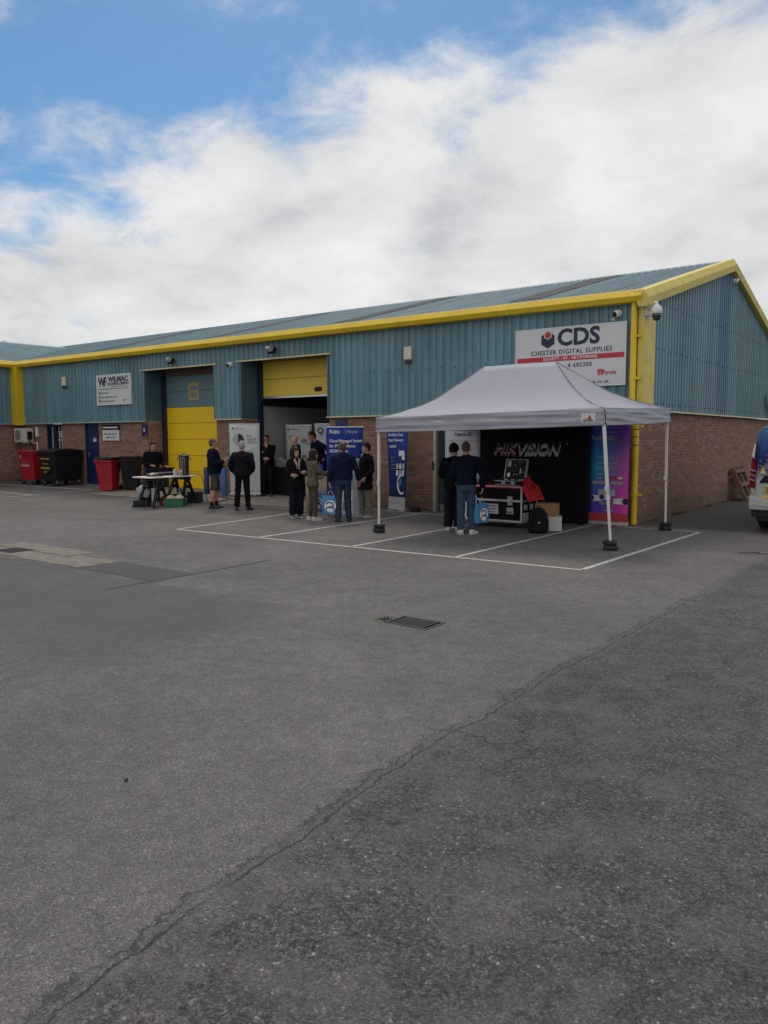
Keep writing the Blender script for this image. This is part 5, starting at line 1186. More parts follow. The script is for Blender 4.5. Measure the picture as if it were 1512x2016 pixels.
# ================================================================== display stand behind the visitors and side table
e = empty('display_stand', (-5.78, -2.16, 0), R(37), 'grey promotional counter in front of the royal blue banner', 'stand')
cs = mat('counter_grey', (.38,.38,.40), .5, var=.04); b = MB()
P = [(-.22, -.13), (.17, -.13), (.22, -.08), (.22, .13), (-.22, .13)]
b.prism(P, Matrix.Translation((0, 0, .02)), 1.29); b.build('body', cs, e, bevel=.02); b = MB(); b.prism([(x*1.04, y*1.04) for x, y in P], Matrix(), .02); b.build('base', M['steel'], e)
plate('print', rect(-.20, .08, .05, .62), WH, e, y=-.132); plate('print', rect(-.17, .15, .02, .35), GR, e, y=-.135); plate('print', disc(-.08, .5, .07), M['bollard'], e, y=-.135)
e = empty('side_table', (-7.25, -1.55, gz(-7.25, -1.55)), R(30), 'small table with dark top and beige cloth beside the woman in olive', 'table')
box('top', (-.36, -.26, .86), (.36, .26, .90), M['black'], e, bevel=.006); M['beige'] = mat('beige_cloth', (.33,.26,.19), .9, var=.1, vscale=4, bump=.2, bscale=8)
b = MB(); n = 40; r1 = []; r2 = []
for i in range(n):
    a = 2*math.pi*i/n; sx = math.copysign(abs(math.cos(a))**.35, math.cos(a)); sy = math.copysign(abs(math.sin(a))**.35, math.sin(a)); k = 1+.05*math.sin(9*a)
    r1.append((.34*sx, .24*sy, .859)); r2.append((.30*sx*k, .22*sy*k, .03))
b.loft([r2, r1]); b.build('cloth', M['beige'], e, smooth=True)
e = empty('gift_box', (-7.28, -1.55, gz(-7.25, -1.55)+.902), R(30), 'royal blue gift bag on the small table', 'bag'); b = MB(); b.loft([[(-.09, -.06, 0), (.09, -.06, 0), (.09, .06, 0), (-.09, .06, 0)], [(-.10, -.06, .21), (.10, -.06, .21), (.10, .06, .21), (-.10, .06, .21)]]); b.build('bag', mat('royal_blue_card', (.01,.03,.42), .4, var=.05), e); b = MB(); b.tube([(-.04, -.06, .2), (-.03, -.06, .27), (.03, -.06, .27), (.04, -.06, .2)], .005, 6); b.build('handle', M['inkpale'], e)
# cloth covered table inside the bay
e = empty('display_table', (-10.45, 1.02, FLZ), R(0), 'long table with black cloth just inside the open bay', 'table')
box('top', (-1.0, -.35, .76), (1.1, .35, .79), M['black'], e, bevel=.004); b = MB(); r1 = []; r2 = []
for i in range(60):
    a = 2*math.pi*i/60; sx = math.copysign(abs(math.cos(a))**.2, math.cos(a)); sy = math.copysign(abs(math.sin(a))**.2, math.sin(a)); k = .012*math.sin(15*a); r1.append((.05+1.06*sx, .36*sy, .795)); r2.append((.05+(1.07+k)*sx, (.37+k)*sy, .02))
b.loft([r2, r1]); b.build('cloth', M['blackcloth'], e, smooth=False)
for k, (x, y, w_, d_, h_, m, lb) in enumerate(((-11.25, .85, .05, .22, .24, 'black', 'small dark monitor on the black clothed table'), (-11.02, .95, .10, .20, .26, 'paper', 'upright white carton on the black clothed table'), (-10.88, 1.0, .08, .16, .20, 'signw', 'second white carton on the black clothed table'), (-9.95, .85, .22, .2, .20, 'black', 'black device at the right end of the clothed table'))):
    ee = empty('display_box', (x, y, FLZ+.797), R(25), lb, 'box'); box('case', (-w_/2, -d_/2, 0), (w_/2, d_/2, h_), M[m], ee, bevel=.006); box('front', (-w_/2+.01, -d_/2-.003, .02), (w_/2-.01, -d_/2, h_-.03), M['inkgrey' if m != 'black' else 'glass'], ee)

# ================================================================== carrier bags
M['bagblue'] = mat('bag_blue', (.035,.20,.42), .45, var=.12, vscale=5, bump=.1, bscale=10); M['cord'] = mat('white_cord', (.6,.58,.55), .8, var=.1)
def stroke(pts, wd):
    L, Rr = [], []
    for i, p in enumerate(pts):
        d = Vector(pts[min(i+1, len(pts)-1)])-Vector(pts[max(i-1, 0)]); d.normalize(); n_ = Vector((-d.y, d.x))*wd/2; L.append(tuple(Vector(p)+n_)); Rr.append(tuple(Vector(p)-n_))
    return Rr+L[::-1]
def gift_bag(label, x, y, z, rz, s=1., flat=.11):
    e = empty('carrier_bag', (x, y, z), rz, label, 'bag', 'blue carrier bags'); e.scale = (s, s, s); w_, h_ = .17, .38
    b = MB(); b.loft([[(-w_, -flat/2, 0), (w_, -flat/2, 0), (w_, flat/2, 0), (-w_, flat/2, 0)], [(-w_, -flat/2, h_*.6), (w_, -flat/2, h_*.6), (w_, flat/2, h_*.6), (-w_, flat/2, h_*.6)], [(-w_, -.02, h_), (w_, -.02, h_), (w_, .02, h_), (-w_, .02, h_)]], cap=True); b.build('bag', M['bagblue'], e, bevel=.003)
    yq = -flat/2-.002
    plate('emblem', disc(0, .165, .125, 28), WH, e, y=yq)
    q = [(-.078, .222), (-.05, .246), (.0, .244), (.05, .225), (.068, .188), (.05, .156), (.0, .146), (-.05, .143), (-.078, .125), (-.084, .088)]
    plate('emblem', stroke(q, .026), M['ink'], e, y=yq-.003); plate('emblem', stroke([(.0, .148), (.045, .138), (.08, .112), (.088, .078)], .026), M['ink'], e, y=yq-.0045); plate('emblem', disc(-.072, .222, .017, 12), M['ink'], e, y=yq-.005)
    plate('rule', rect(-.02, .02, .10, .026), WH, e, y=yq)
    for sy in (-1, 1): b = MB(); b.tube([(-.06, sy*.02, h_-.01), (-.045, sy*.018, h_+.06), (0, 0, h_+.115), (.045, sy*.018, h_+.06), (.06, sy*.02, h_-.01)], .005, 6); b.build('handle', M['cord'], e, smooth=True)
    return e

# ================================================================== pallet, van
e = empty('wooden_pallet', (.07, 7.35, .0), 0, 'weathered wooden pallet leaning on the gable wall beside the van', 'pallet')
PM = Matrix.Translation((.42, 0, .02)) @ Matrix.Rotation(R(-24), 4, 'Y')
for k in range(5): b = MB(); b.box((-.145, .0, .03+.2*k), (-.123, 1.2, .14+.2*k), PM); b.build('plank', M['wood'], e, bevel=.004)
for yy in (.0, .55, 1.1): b = MB(); b.box((-.122, yy, .0), (-.022, yy+.1, 1.0), PM); b.build('bearer', M['wood'], e, bevel=.004)
for k in (0, 2, 4): b = MB(); b.box((-.0215, .0, .03+.2*k), (.0, 1.2, .14+.2*k), PM); b.build('plank', M['wood'], e, bevel=.004)

van = empty('van', (3.05, .08, 0), R(0), 'white panel van printed with a blue night skyline, rear doors facing the yard', 'van')
vw = .97; Lh = 4.9
M['vanw'] = gradmat('van_print', [(0, (.44,.44,.43)), (.39, (.44,.44,.43)), (.48, (.15,.15,.24)), (.54, (.018,.022,.10)), (.68, (.016,.03,.15)), (.78, (.025,.09,.26)), (1, (.05,.20,.38))], 2, .3, 2.0, .3)
M['vanblue'] = mat('van_blue', (.04,.17,.35), .3, var=.05, coat=.3)
sec = [(-.90, .42), (-.955, .55), (-.985, .95), (-.97, 1.15), (-.90, 1.65), (-.86, 1.86), (-.80, 1.95), (-.65, 1.99), (.65, 1.99), (.80, 1.95), (.86, 1.86), (.90, 1.65), (.97, 1.15), (.985, .95), (.955, .55), (.90, .42)]
def vsec(y, k=1., top=0., zs=1., narrow=0.): return [((x*(k-narrow*max(0, z-1.1))), y, .42+(z-.42)*zs+(top if z > 1.6 else 0)) for x, z in sec]
b = MB(); b.loft([vsec(.03, .96), vsec(.0+.06, .995), vsec(.3), vsec(2.9), vsec(3.3, 1, -.04), vsec(3.9, .98, -.45, .93, .05), vsec(4.15, .96, -.72, .86, .05), vsec(4.8, .90, -.95, .78), vsec(4.95, .80, -1.05, .72)]); b.build('body', M['vanw'], van, bevel=.02, auto=35)
for sx in (-1, 1):
    o = MB().loft([[(sx*.02, .0, .62), (sx*.86, .0, .62), (sx*.86, .0, 1.25), (sx*.80, .0, 1.72), (sx*.74, .0, 1.86), (sx*.02, .0, 1.88)], [(sx*.02, .028, .60), (sx*.88, .028, .60), (sx*.885, .028, 1.25), (sx*.82, .028, 1.74), (sx*.76, .028, 1.90), (sx*.02, .028, 1.90)]][::(1 if sx < 0 else -1)]).build('rear_door', M['vanw'], van, bevel=.012)
    wn = MB().loft([[(sx*.10, -.006, 1.36), (sx*.70, -.006, 1.36), (sx*.66, -.006, 1.76), (sx*.10, -.006, 1.78)], [(sx*.09, .004, 1.34), (sx*.72, .004, 1.34), (sx*.67, .004, 1.78), (sx*.09, .004, 1.80)]][::(1 if sx < 0 else -1)]).build('blank_panel', M['vanw'], o, bevel=.006)
    # tail lamp cluster
    t1 = MB().loft([[(sx*.875, -.02, .80), (sx*.985, .05, .84), (sx*.98, .05, 1.10), (sx*.875, -.02, 1.08)], [(sx*.875, -.02, 1.08), (sx*.98, .05, 1.10), (sx*.955, .06, 1.45), (sx*.885, -.02, 1.40)], [(sx*.885, -.02, 1.40), (sx*.955, .06, 1.45), (sx*.905, .07, 1.70), (sx*.868, .0, 1.68)]]).build('tail_lamp', M['lampred'] if 'lampred' in M else M.setdefault('lampred', mat('lamp_red', (.28,.008,.012), .15, var=.1, coat=.5)), van, bevel=.01)
    MB().loft([[(sx*.900, -.026, 1.38), (sx*.965, .03, 1.42), (sx*.915, .05, 1.66), (sx*.885, -.012, 1.64)], [(sx*.905, -.018, 1.38), (sx*.968, .036, 1.42), (sx*.918, .056, 1.66), (sx*.890, -.004, 1.64)]]).build('reflector', M['white'], t1)
    for k in range(3): b = MB(); b.bar((sx*.885, -.026, .96+.09*k), (sx*.975, .036, .99+.09*k), .012, .05, (0,1,0)); b.build('reflector', M['inkpale'], t1)
    b = MB(); b.loft([[(sx*.62, -.06, .42), (sx*.95, -.03, .42), (sx*.985, .10, .42), (sx*.62, .10, .42)], [(sx*.62, -.08, .50), (sx*.975, -.03, .52), (sx*.995, .2, .55), (sx*.62, .10, .5)], [(sx*.62, -.07, .60), (sx*.965, -.02, .66), (sx*.99, .2, .72), (sx*.62, .1, .62)]]); b.build('bumper_corner', M['vanw'], van, bevel=.015)
    for yw in (.95, 3.95):
        b = MB(); b.lathe([(.20, -.11), (.31, -.115), (.335, -.08), (.335, .08), (.31, .115), (.20, .11)], 28, Matrix.Translation((sx*.84, yw, .335)) @ Matrix.Rotation(R(90), 4, 'Y')); wh = b.build('wheel', M['rubber'], van, auto=40); b = MB(); b.lathe([(.02, .116), (.1, .112), (.19, .09), (.2, .05)], 20, Matrix.Translation((sx*.84, yw, .335)) @ Matrix.Rotation(R(90*sx), 4, 'Y')); b.build('rim', M['alu'], wh, auto=40)
box('bumper', (-.615, -.085, .44), (.615, .1, .60), M['black'], van, bevel=.02); box('underbody', (-.86, .05, .20), (.86, 4.6, .419), M['rubber'], van, bevel=.03)
box('valance', (-.93, .0, .28), (.93, .12, .43), M['rubber'], van, bevel=.03)
box('reflector_strip', (-.60, -.091, .50), (-.25, -.086, .55), M['lampred'], van); box('reflector_strip', (.25, -.091, .50), (.60, -.086, .55), M['lampred'], van)
b = MB(); b.loft([[(-.79, -.03, .94), (-.38, -.03, .94), (-.38, -.03, 1.05), (-.71, -.03, 1.05)], [(-.81, -.001, .92), (-.36, -.001, .92), (-.36, -.001, 1.07), (-.72, -.001, 1.07)]]); b.build('handle_recess', M['black'], van, bevel=.006)
np_ = box('number_plate', (-.71, -.022, .74), (-.19, -.008, .86), mat('plate_yellow', (.66,.42,.02), .4, var=.03), van, bevel=.004); text('lettering', 'L', .13, -.65, .80, BK, np_, y=-.0235, bold=.02)
box('sticker', (-.76, -.004, .64), (-.4, -.0005, .70), M['yellow_faded'], van)
# printed skyline lights on the doors
random.seed(21); b = MB()
for k in range(260):
    x = random.uniform(-.84, .84); zc = 1.06+abs(random.gauss(0, .20)); w_ = random.uniform(.006, .02); h_ = random.uniform(.008, .03)*(3 if random.random() < .08 else 1)
    if abs(x) < .03 or zc > 1.55: continue
    b.prism(rect(x-w_/2, zc, x+w_/2, zc+h_), Matrix.Translation((0, -.0075 if 1.34 < zc+h_ and zc < 1.8 else -.0015, 0)) @ FRONT.to_4x4(), .001)
tag(b.build('skyline_print', M['inkpale'], van), kind='stuff')
plate('skyline_print', [(-.80, 1.10), (-.70, 1.10), (-.755, 1.24)], M['yellow_faded'], van, y=-.003)
for x, zt in ((-.62, 1.44), (-.56, 1.52), (-.48, 1.34), (-.66, 1.36)): plate('skyline_print', rect(x-.012, 1.18, x+.012, zt), M['inkpale'], van, y=-.0085)
# ================================================================== people
def cloth(name, col, rough=.85, var=.18, vs=7., bump=.25, bs=25.): return mat(name, col, rough, var=var, vscale=vs, bump=bump, bscale=bs, spec=.10)
FAB = dict(black=cloth('black_wool', (.006,.006,.008)), black2=cloth('black_nylon', (.007,.0075,.011), .6), charcoal=cloth('charcoal_cloth', (.011,.011,.016)), navy=cloth('navy_cloth', (.006,.008,.021)), navyh=cloth('navy_hoodie', (.008,.013,.038)),
  denim=cloth('blue_denim', (.042,.068,.115), .85, .3, 5), denim2=cloth('dark_denim', (.032,.052,.092), .85, .3, 5), grey=cloth('grey_cargo', (.055,.06,.07), .85, .25), olive=cloth('olive_cloth', (.115,.098,.068), .85, .15), olive2=cloth('olive_trouser', (.082,.070,.050), .85, .15), stone=cloth('stone_chino', (.20,.175,.14), .85, .15), scarf=cloth('patterned_scarf', (.36,.28,.23), .85, .45, 22), shirt=cloth('grey_shirt', (.16,.17,.18)), sock=cloth('dark_sock', (.012,.012,.014)))
def skin_mat(name, col):
    m = mat(name, col, .55, var=.10, vscale=14); p = m.node_tree.nodes['Principled BSDF']; p.inputs['Subsurface Weight'].default_value = .12; p.inputs['Subsurface Radius'].default_value = (.01, .004, .002); return m
SK = dict(fair=skin_mat('fair_skin', (.46,.25,.18)), tan=skin_mat('light_skin', (.43,.26,.185)), ruddy=skin_mat('ruddy_skin', (.43,.20,.14)), leg=skin_mat('bare_leg_skin', (.44,.22,.15)))
HM = dict(black=mat('black_hair', (.008,.007,.007), .45, var=.3, vscale=30, bump=.4, bscale=90), brown=mat('brown_hair', (.035,.016,.010), .5, var=.3, vscale=30, bump=.4, bscale=90), dkbrown=mat('dark_brown_hair', (.022,.015,.011), .5, var=.3, vscale=30, bump=.4, bscale=90), greybr=mat('greying_hair', (.09,.07,.055), .6, var=.35, vscale=40, bump=.4, bscale=110), white=mat('silver_hair', (.33,.32,.31), .6, var=.25, vscale=40, bump=.4, bscale=110), buzz=mat('cropped_hair', (.10,.065,.045), .7, var=.3, vscale=60, bump=.3, bscale=140))
SHOE = dict(black=mat('black_shoe', (.009,.009,.010), .35, var=.2), white=mat('white_trainer', (.52,.52,.50), .55, var=.12, vscale=14), beige=mat('beige_shoe', (.36,.31,.24), .6, var=.12, vscale=14), dark=mat('dark_trainer', (.02,.02,.022), .6, var=.3, vscale=16), sole=mat('pale_sole', (.55,.54,.51), .6, var=.08), eye=mat('eye_dark', (.012,.010,.010), .2, var=0), lip=mat('lip', (.26,.09,.075), .5, var=0))
for m_ in HM.values(): m_.node_tree.nodes['Principled BSDF'].inputs['Specular IOR Level'].default_value = .15
EV = lambda d, k, v: d.get(k, v)
def ring(c, u, v, n=18): return [Vector(c)+Vector(u)*math.cos(2*math.pi*i/n)+Vector(v)*math.sin(2*math.pi*i/n) for i in range(n)]
def voxel(b, name, m, parent, vox, smooth=3, disp=None, deci=None):
    me = b.mesh('tmp'); o = bpy.data.objects.new('tmp', me)
    r = o.modifiers.new('r', 'REMESH'); r.mode = 'VOXEL'; r.voxel_size = vox
    s = o.modifiers.new('s', 'SMOOTH'); s.factor = .5; s.iterations = smooth
    if deci: d = o.modifiers.new('d', 'DECIMATE'); d.ratio = deci
    me2 = evaluated(o); bpy.data.meshes.remove(me)
    if disp:
        amp, fr = disp; me2.update()
        nrm = [v.normal.copy() for v in me2.vertices]
        for v, n_ in zip(me2.vertices, nrm):
            p = v.co; v.co = p+n_*amp*(noise.noise(Vector((p.x*fr, p.y*fr, p.z*fr*1.9)))+.5*noise.noise(Vector((p.x*fr*2.3+5, p.y*fr*2.3, p.z*fr*4.1))))
    me2.name = name; me2.materials.clear(); me2.materials.append(m); me2.polygons.foreach_set('use_smooth', [True]*len(me2.polygons))
    q = bpy.data.objects.new(name, me2); link(q, parent); return q
def limb(b, pts, rad, n=14): b.tube(pts, rad, n)
def chain(p0, p1, p2, k=4):
    """smooth three point limb path"""
    P = []
    for i in range(k): P.append(Vector(p0).lerp(Vector(p1), i/k))
    for i in range(k+1): P.append(Vector(p1).lerp(Vector(p2), i/k))
    # round the joint a little
    j = k; P[j] = (P[j-1]+P[j]*2+P[j+1])/4; return P
def lerpr(rs, k=4):
    o = []
    for i in range(k): o.append(rs[0]+(rs[1]-rs[0])*i/k)
    for i in range(k+1): o.append(rs[1]+(rs[2]-rs[1])*i/k)
    return o
def hand(b, wrist, d, nrm, side, curl=25., sc=1.):
    """palm, four fingers and a thumb; d = finger direction, nrm = back-of-hand normal"""
    d = Vector(d).normalized(); nrm = Vector(nrm); nrm = (nrm-d*nrm.dot(d)).normalized(); lat = d.cross(nrm)*side; w = Vector(wrist)
    b.loft([ring(w+d*t*sc, lat*a*sc, nrm*c*sc, 12) for t, a, c in ((-.01, .026, .020), (.02, .032, .019), (.055, .041, .018), (.09, .041, .015))])
    for k, (o, L) in enumerate(((.030, .074), (.010, .082), (-.010, .077), (-.030, .060))):
        p = w+d*.084*sc+lat*o*sc; P = [p]; dd = d.copy()
        for j, f in enumerate((.45, .32, .23)):
            a = R(curl*(.7+.5*j)); dd = (dd*math.cos(a)-nrm*math.sin(a)).normalized(); P.append(P[-1]+dd*L*f*sc)
        b.tube(P, [.0100*sc, .0094*sc, .0088*sc, .0075*sc], 8)
    p = w+d*.025*sc+lat*.030*sc; t1 = (d*.75+lat*.75-nrm*.25).normalized(); t2 = (d*.95+lat*.25-nrm*.4).normalized()
    b.tube([p, p+t1*.04*sc, p+t1*.04*sc+t2*.03*sc, p+t1*.04*sc+t2*.05*sc], [.0135*sc, .012*sc, .0105*sc, .008*sc], 8)
def person(label, x, y, H, face, top, legs, skin, hair, shoes, arms=None, lean=0., head=(0, 0, 0), feet=None, z=None, build=1., o=None):
    """face = world yaw of the body (local -Y looks forward, local +X is the person's left). o = options"""
    o = o or {}; s = H/1.75; gzz = gz(x, y) if z is None else z
    e = empty('person', (x, y, gzz), face, label, 'person'); e.scale = (s, s, s)
    bw = build; L = Matrix.Translation((0, 0, .95)) @ Matrix.Rotation(R(lean), 4, 'X') @ Matrix.Translation((0, 0, -.95))   # +lean = forward (towards -Y)
    feet = feet or {1: (.10, .0, 4), -1: (-.10, .0, -4)}
    arms = arms or {}
    tor = [(.80, .13, .10, .0), (.88, .165, .118, .004), (.96, .170, .120, .004), (1.06, .152, .110, .0), (1.16, .160, .116, -.002), (1.27, .178, .124, .0), (1.36, .186, .120, .006), (1.42, .165, .104, .01), (1.46, .115, .082, .014), (1.49, .070, .065, .016)]
    if o.get('female'): tor = [(.80, .135, .105, .0), (.88, .170, .120, .004), (.96, .165, .115, .004), (1.06, .135, .098, .0), (1.16, .145, .108, -.004), (1.27, .158, .122, -.008), (1.36, .164, .108, .004), (1.42, .145, .094, .01), (1.46, .10, .075, .014), (1.49, .06, .058, .016)]
    def torso(b, infl, z0, z1, flare=0., n=22):
        rg = []
        def at(zz):
            for (a, c) in zip(tor, tor[1:]):
                if a[0] <= zz <= c[0]:
                    t = (zz-a[0])/(c[0]-a[0]); return [a[i]+(c[i]-a[i])*t for i in range(4)]
            return list(tor[0] if zz < tor[0][0] else tor[-1])
        k = max(6, int((z1-z0)/.04))
        for i in range(k+1):
            zz = z0+(z1-z0)*i/k; q = at(zz); belly = o.get('belly', 0)*math.exp(-((zz-1.08)/.13)**2)
            f = flare*max(0, (.98-zz)/.3); rx, ry = q[1]*bw+infl+f+belly*.5, q[2]*bw+infl+f+belly
            c = L @ Vector((0, q[3]-belly*.6, zz)); rg.append(ring(c, L.to_3x3() @ Vector((rx, 0, 0)), L.to_3x3() @ Vector((0, ry, 0)), n))
        b.loft(rg)
    sho = {sd: L @ Vector((sd*.178*bw*(.92 if o.get('female') else 1), .008, 1.405)) for sd in (1, -1)}
    ar = {}
    for sd in (1, -1):
        a = arms.get(sd, {}); el = Vector(a.get('elbow', (sd*.245, .05, 1.13))); wr = Vector(a.get('wrist', (sd*.255, -.03, .885)))
        d = Vector(a['dir']) if 'dir' in a else (wr-el).normalized(); nr = Vector(a.get('back', (sd*1., 0, .05))); ar[sd] = (el, wr, d, nr, a.get('curl', 24))
    hip = {sd: Vector((sd*.088, .0, .90)) for sd in (1, -1)}; lg = {}
    for sd in (1, -1):
        fx, fy, an = feet[sd]; ank = Vector((fx, fy+.02, .085)); kn = hip[sd].lerp(ank, .51)+Vector((0, -.028, 0)); lg[sd] = (kn, ank, R(an))
    # ---- head frame
    hc = L @ Vector((0, -.012, 1.628)); HMx = Matrix.Translation(hc) @ (L.to_3x3().to_4x4() if o.get('headlean') else Matrix()) @ Euler((R(head[0]), R(head[2]), R(head[1])), 'XYZ').to_matrix().to_4x4()
    b = MB()
    hr = [(-.118, .022, .024, -.052), (-.108, .040, .046, -.040), (-.085, .052, .068, -.022), (-.05, .062, .086, -.008), (-.01, .070, .093, .0), (.03, .074, .097, .004), (.065, .071, .093, .008), (.092, .056, .076, .010), (.108, .036, .05, .012), (.117, .012, .018, .012)]
    b.loft([[HMx @ p for p in ring((0, q[3], q[0]), (q[1], 0, 0), (0, q[2], 0), 20)] for q in hr])
    b.sphere((0, -.100, -.022), (.013, .018, .024), 8, 6, HMx); b.sphere((0, -.088, -.075), (.024, .014, .010), 8, 6, HMx); b.sphere((0, -.083, .028), (.05, .012, .010), 8, 6, HMx)
    for sd in (1, -1): b.sphere((sd*.075, .012, -.012), (.011, .022, .032), 8, 6, HMx)
    nb = L @ Vector((0, .018, 1.43)); b.tube([nb, nb.lerp(hc, .5)+Vector((0, .008, 0)), HMx @ Vector((0, .02, -.06))], [.062, .054, .056], 14)
    torso(b, -.02, .84, 1.47)
    for sd in (1, -1):
        el, wr, d, nr, cu = ar[sd]; b.tube(chain(sho[sd], el, wr), lerpr([.050, .040, .027]), 12); hand(b, wr, d, nr, -sd, cu)
        kn, ank, an = lg[sd]; r_ = [.075, .056, .040] if not o.get('shorts') else [.080, .062, .040]
        P = chain(hip[sd], kn, ank); rr = lerpr(r_)
        if o.get('shorts'): rr[5] += .012; rr[6] += .012; P[5].y += .012; P[6].y += .014
        b.tube(P, rr, 14); fd = Vector((math.sin(an), -math.cos(an), 0)); b.tube([ank+Vector((0, 0, -.03)), ank+fd*.06-Vector((0, 0, .045)), ank+fd*.14-Vector((0, 0, .055))], [.034, .034, .022], 10)
    voxel(b, 'body', skin, e, .0085, 2, deci=.55)
    # ---- face details
    for sd in (1, -1):
        q = MB(); q.sphere((sd*.031, -.086, .004), (.013, .008, .006), 8, 6, HMx); q.build('eye', SHOE['eye'], e, smooth=True)
        q = MB(); q.box((sd*.016, -.098, .022), (sd*.048, -.088, .028), HMx); q.build('eyebrow', hair[0] if hair else HM['buzz'], e)
    q = MB(); q.box((-.022, -.0995, -.069), (.022, -.09, -.062), HMx); q.build('mouth', SHOE['lip'], e)
    # ---- hair
    if hair:
        hm, style = hair; hb = MB(); nu, nv = 30, 18; thick = {'short': .007, 'full': .017, 'buzz': .003, 'long': .014, 'bob': .017, 'tied': .007, 'ring': .004}[style]
        pts = []
        for j in range(nv+1):
            t = math.pi*j/nv; row = []
            for i in range(nu):
                a = 2*math.pi*i/nu; row.append(Vector(((.0755+thick)*math.sin(t)*math.cos(a), .010+(.098+thick)*math.sin(t)*math.sin(a), .008+(.112+thick)*math.cos(t))))
            pts.append(row)
        def keep(c):
            f = -c.y; 
            lo = -.075 if c.y > .045 else (-.03 if c.y > .0 else (.02 if f < .05 else .062))
            if style == 'ring' and c.z > .07 and c.y < .06: return False
            if style in ('bob', 'long'): lo = -.11 if c.y > -.02 else (.0 if f < .05 else .055)
            if style == 'full': lo = lo-.004 if c.y > 0 else lo-.008
            return c.z > lo
        idx = {}
        for j in range(nv):
            for i in range(nu):
                qd = [pts[j][i], pts[j][(i+1) % nu], pts[j+1][(i+1) % nu], pts[j+1][i]]; c = sum(qd, Vector())/4
                if keep(c):
                    ks = []
                    for (jj, ii) in ((j, i), (j, (i+1) % nu), (j+1, (i+1) % nu), (j+1, i)):
                        if (jj, ii) not in idx: idx[(jj, ii)] = len(hb.v); p = pts[jj][ii]; hb.v.append(tuple(HMx @ (p*(1+.05*noise.noise(p*38)+.04*noise.noise(p*90)))))
                        ks.append(idx[(jj, ii)])
                    hb.f.append(tuple(ks)); hb.m.append(0)
        ho = hb.build('hair', hm, e, smooth=True); sm = ho.modifiers.new('thickness', 'SOLIDIFY'); sm.thickness = -.012; sm.offset = 0
        if style == 'buzz' or style == 'ring': sm.thickness = .006
        if style in ('long', 'bob'):
            q = MB(); zl = -.34 if style == 'long' else -.17
            rg = []
            for t, w_, d_ in ((0, .085, .075), (.35, .098, .07), (.7, .10, .06), (1., .075, .035)):
                c = HMx @ Vector((0, .045, 0)); c = c+(HMx.to_3x3() @ Vector((0, .03*t, 0)))+Vector((0, 0, zl*t)); rg.append(ring(c, HMx.to_3x3() @ Vector((w_, 0, 0)), HMx.to_3x3() @ Vector((0, d_, 0)), 18))
            q.loft(rg)
            if style == 'long':
                for sd in (1, -1):
                    P = [HMx @ Vector((sd*.072, -.01, .03)), HMx @ Vector((sd*.088, -.01, -.06)), HMx @ Vector((sd*.09, -.03, -.14))+Vector((0, 0, -.03)), L @ Vector((sd*.095, -.10, 1.34))]; q.tube(P, [.022, .03, .032, .02], 8)
            else:
                for sd in (1, -1): q.tube([HMx @ Vector((sd*.075, -.01, .04)), HMx @ Vector((sd*.09, .0, -.05)), HMx @ Vector((sd*.082, -.01, -.15))], [.022, .034, .026], 8)
            voxel(q, 'hair', hm, e, .012, 2, (.006, 30))
        if style == 'tied': q = MB(); q.sphere((0, .115, .03), (.035, .035, .04), 10, 8, HMx); q.build('hair', hm, e, smooth=True)
    # ---- upper garment
    tm, kind = top; q = MB(); inf = {'coat': .028, 'jacket': .026, 'hoodie': .028, 'fleece': .030, 'blazer': .024, 'gilet': .036, 'jumper': .020}[kind]; hem = o.get('hem', {'coat': .58, 'jacket': .86, 'hoodie': .88, 'fleece': .87, 'blazer': .74, 'gilet': .88, 'jumper': .90}[kind])
    torso(q, inf, hem, 1.475, .05 if kind in ('coat', 'blazer') else .012)
    for sd in (1, -1):
        el, wr, d, nr, cu = ar[sd]; w2 = el.lerp(wr, .96); k_ = .004 if o.get('female') else .012
        q.tube([sho[sd]+(L.to_3x3() @ Vector((-sd*.06, 0, .005)))]+chain(sho[sd], el, w2), [.072]+lerpr([.066+k_, .052+k_, .042+k_]), 14)
    if kind in ('hoodie',) or o.get('hood'):
        for k, (yy, zz, rx, ry, rz) in enumerate(((.10, 1.455, .115, .05, .06), (.07, 1.49, .10, .055, .045))): q.sphere((0, yy, zz), (rx, ry, rz), 14, 8, L)
    if kind in ('coat', 'jacket', 'fleece', 'blazer', 'gilet'):
        q.loft([ring(L @ Vector((0, .012, 1.44)), L.to_3x3() @ Vector((.092, 0, 0)), L.to_3x3() @ Vector((0, .082, 0)), 18), ring(L @ Vector((0, .012, 1.505 if kind != 'blazer' else 1.48)), L.to_3x3() @ Vector((.074, 0, 0)), L.to_3x3() @ Vector((0, .070, 0)), 18)])
    if o.get('pockets'):
        for sd in (1, -1): q.sphere((sd*.17, -.05, .93), (.055, .07, .06), 10, 8)
    go = voxel(q, {'coat': 'coat', 'jacket': 'jacket', 'hoodie': 'hooded_top', 'fleece': 'fleece', 'blazer': 'jacket', 'gilet': 'quilted_jacket', 'jumper': 'jumper'}[kind], tm, e, .0125, 3, (.0125, 7.5))
    if kind == 'gilet':
        nrm = [v.normal.copy() for v in go.data.vertices]
        for v, n_ in zip(go.data.vertices, nrm):
            if .9 < v.co.z < 1.42 and abs(v.co.x) < .24: v.co += n_*.003*math.sin(v.co.z*2*math.pi/.075)
    if o.get('zip'):
        q = MB(); q.bar(L @ Vector((0, -.155*bw-o.get('belly', 0), .95)), L @ Vector((0, -.135, 1.44)), .012, .012); q.build('zip', M['inkgrey'], e)
    # ---- trousers / shorts
    q = MB(); lm, cut = legs; wide = {'slim': .0, 'straight': .008, 'wide': .030, 'shorts': .026}[cut]
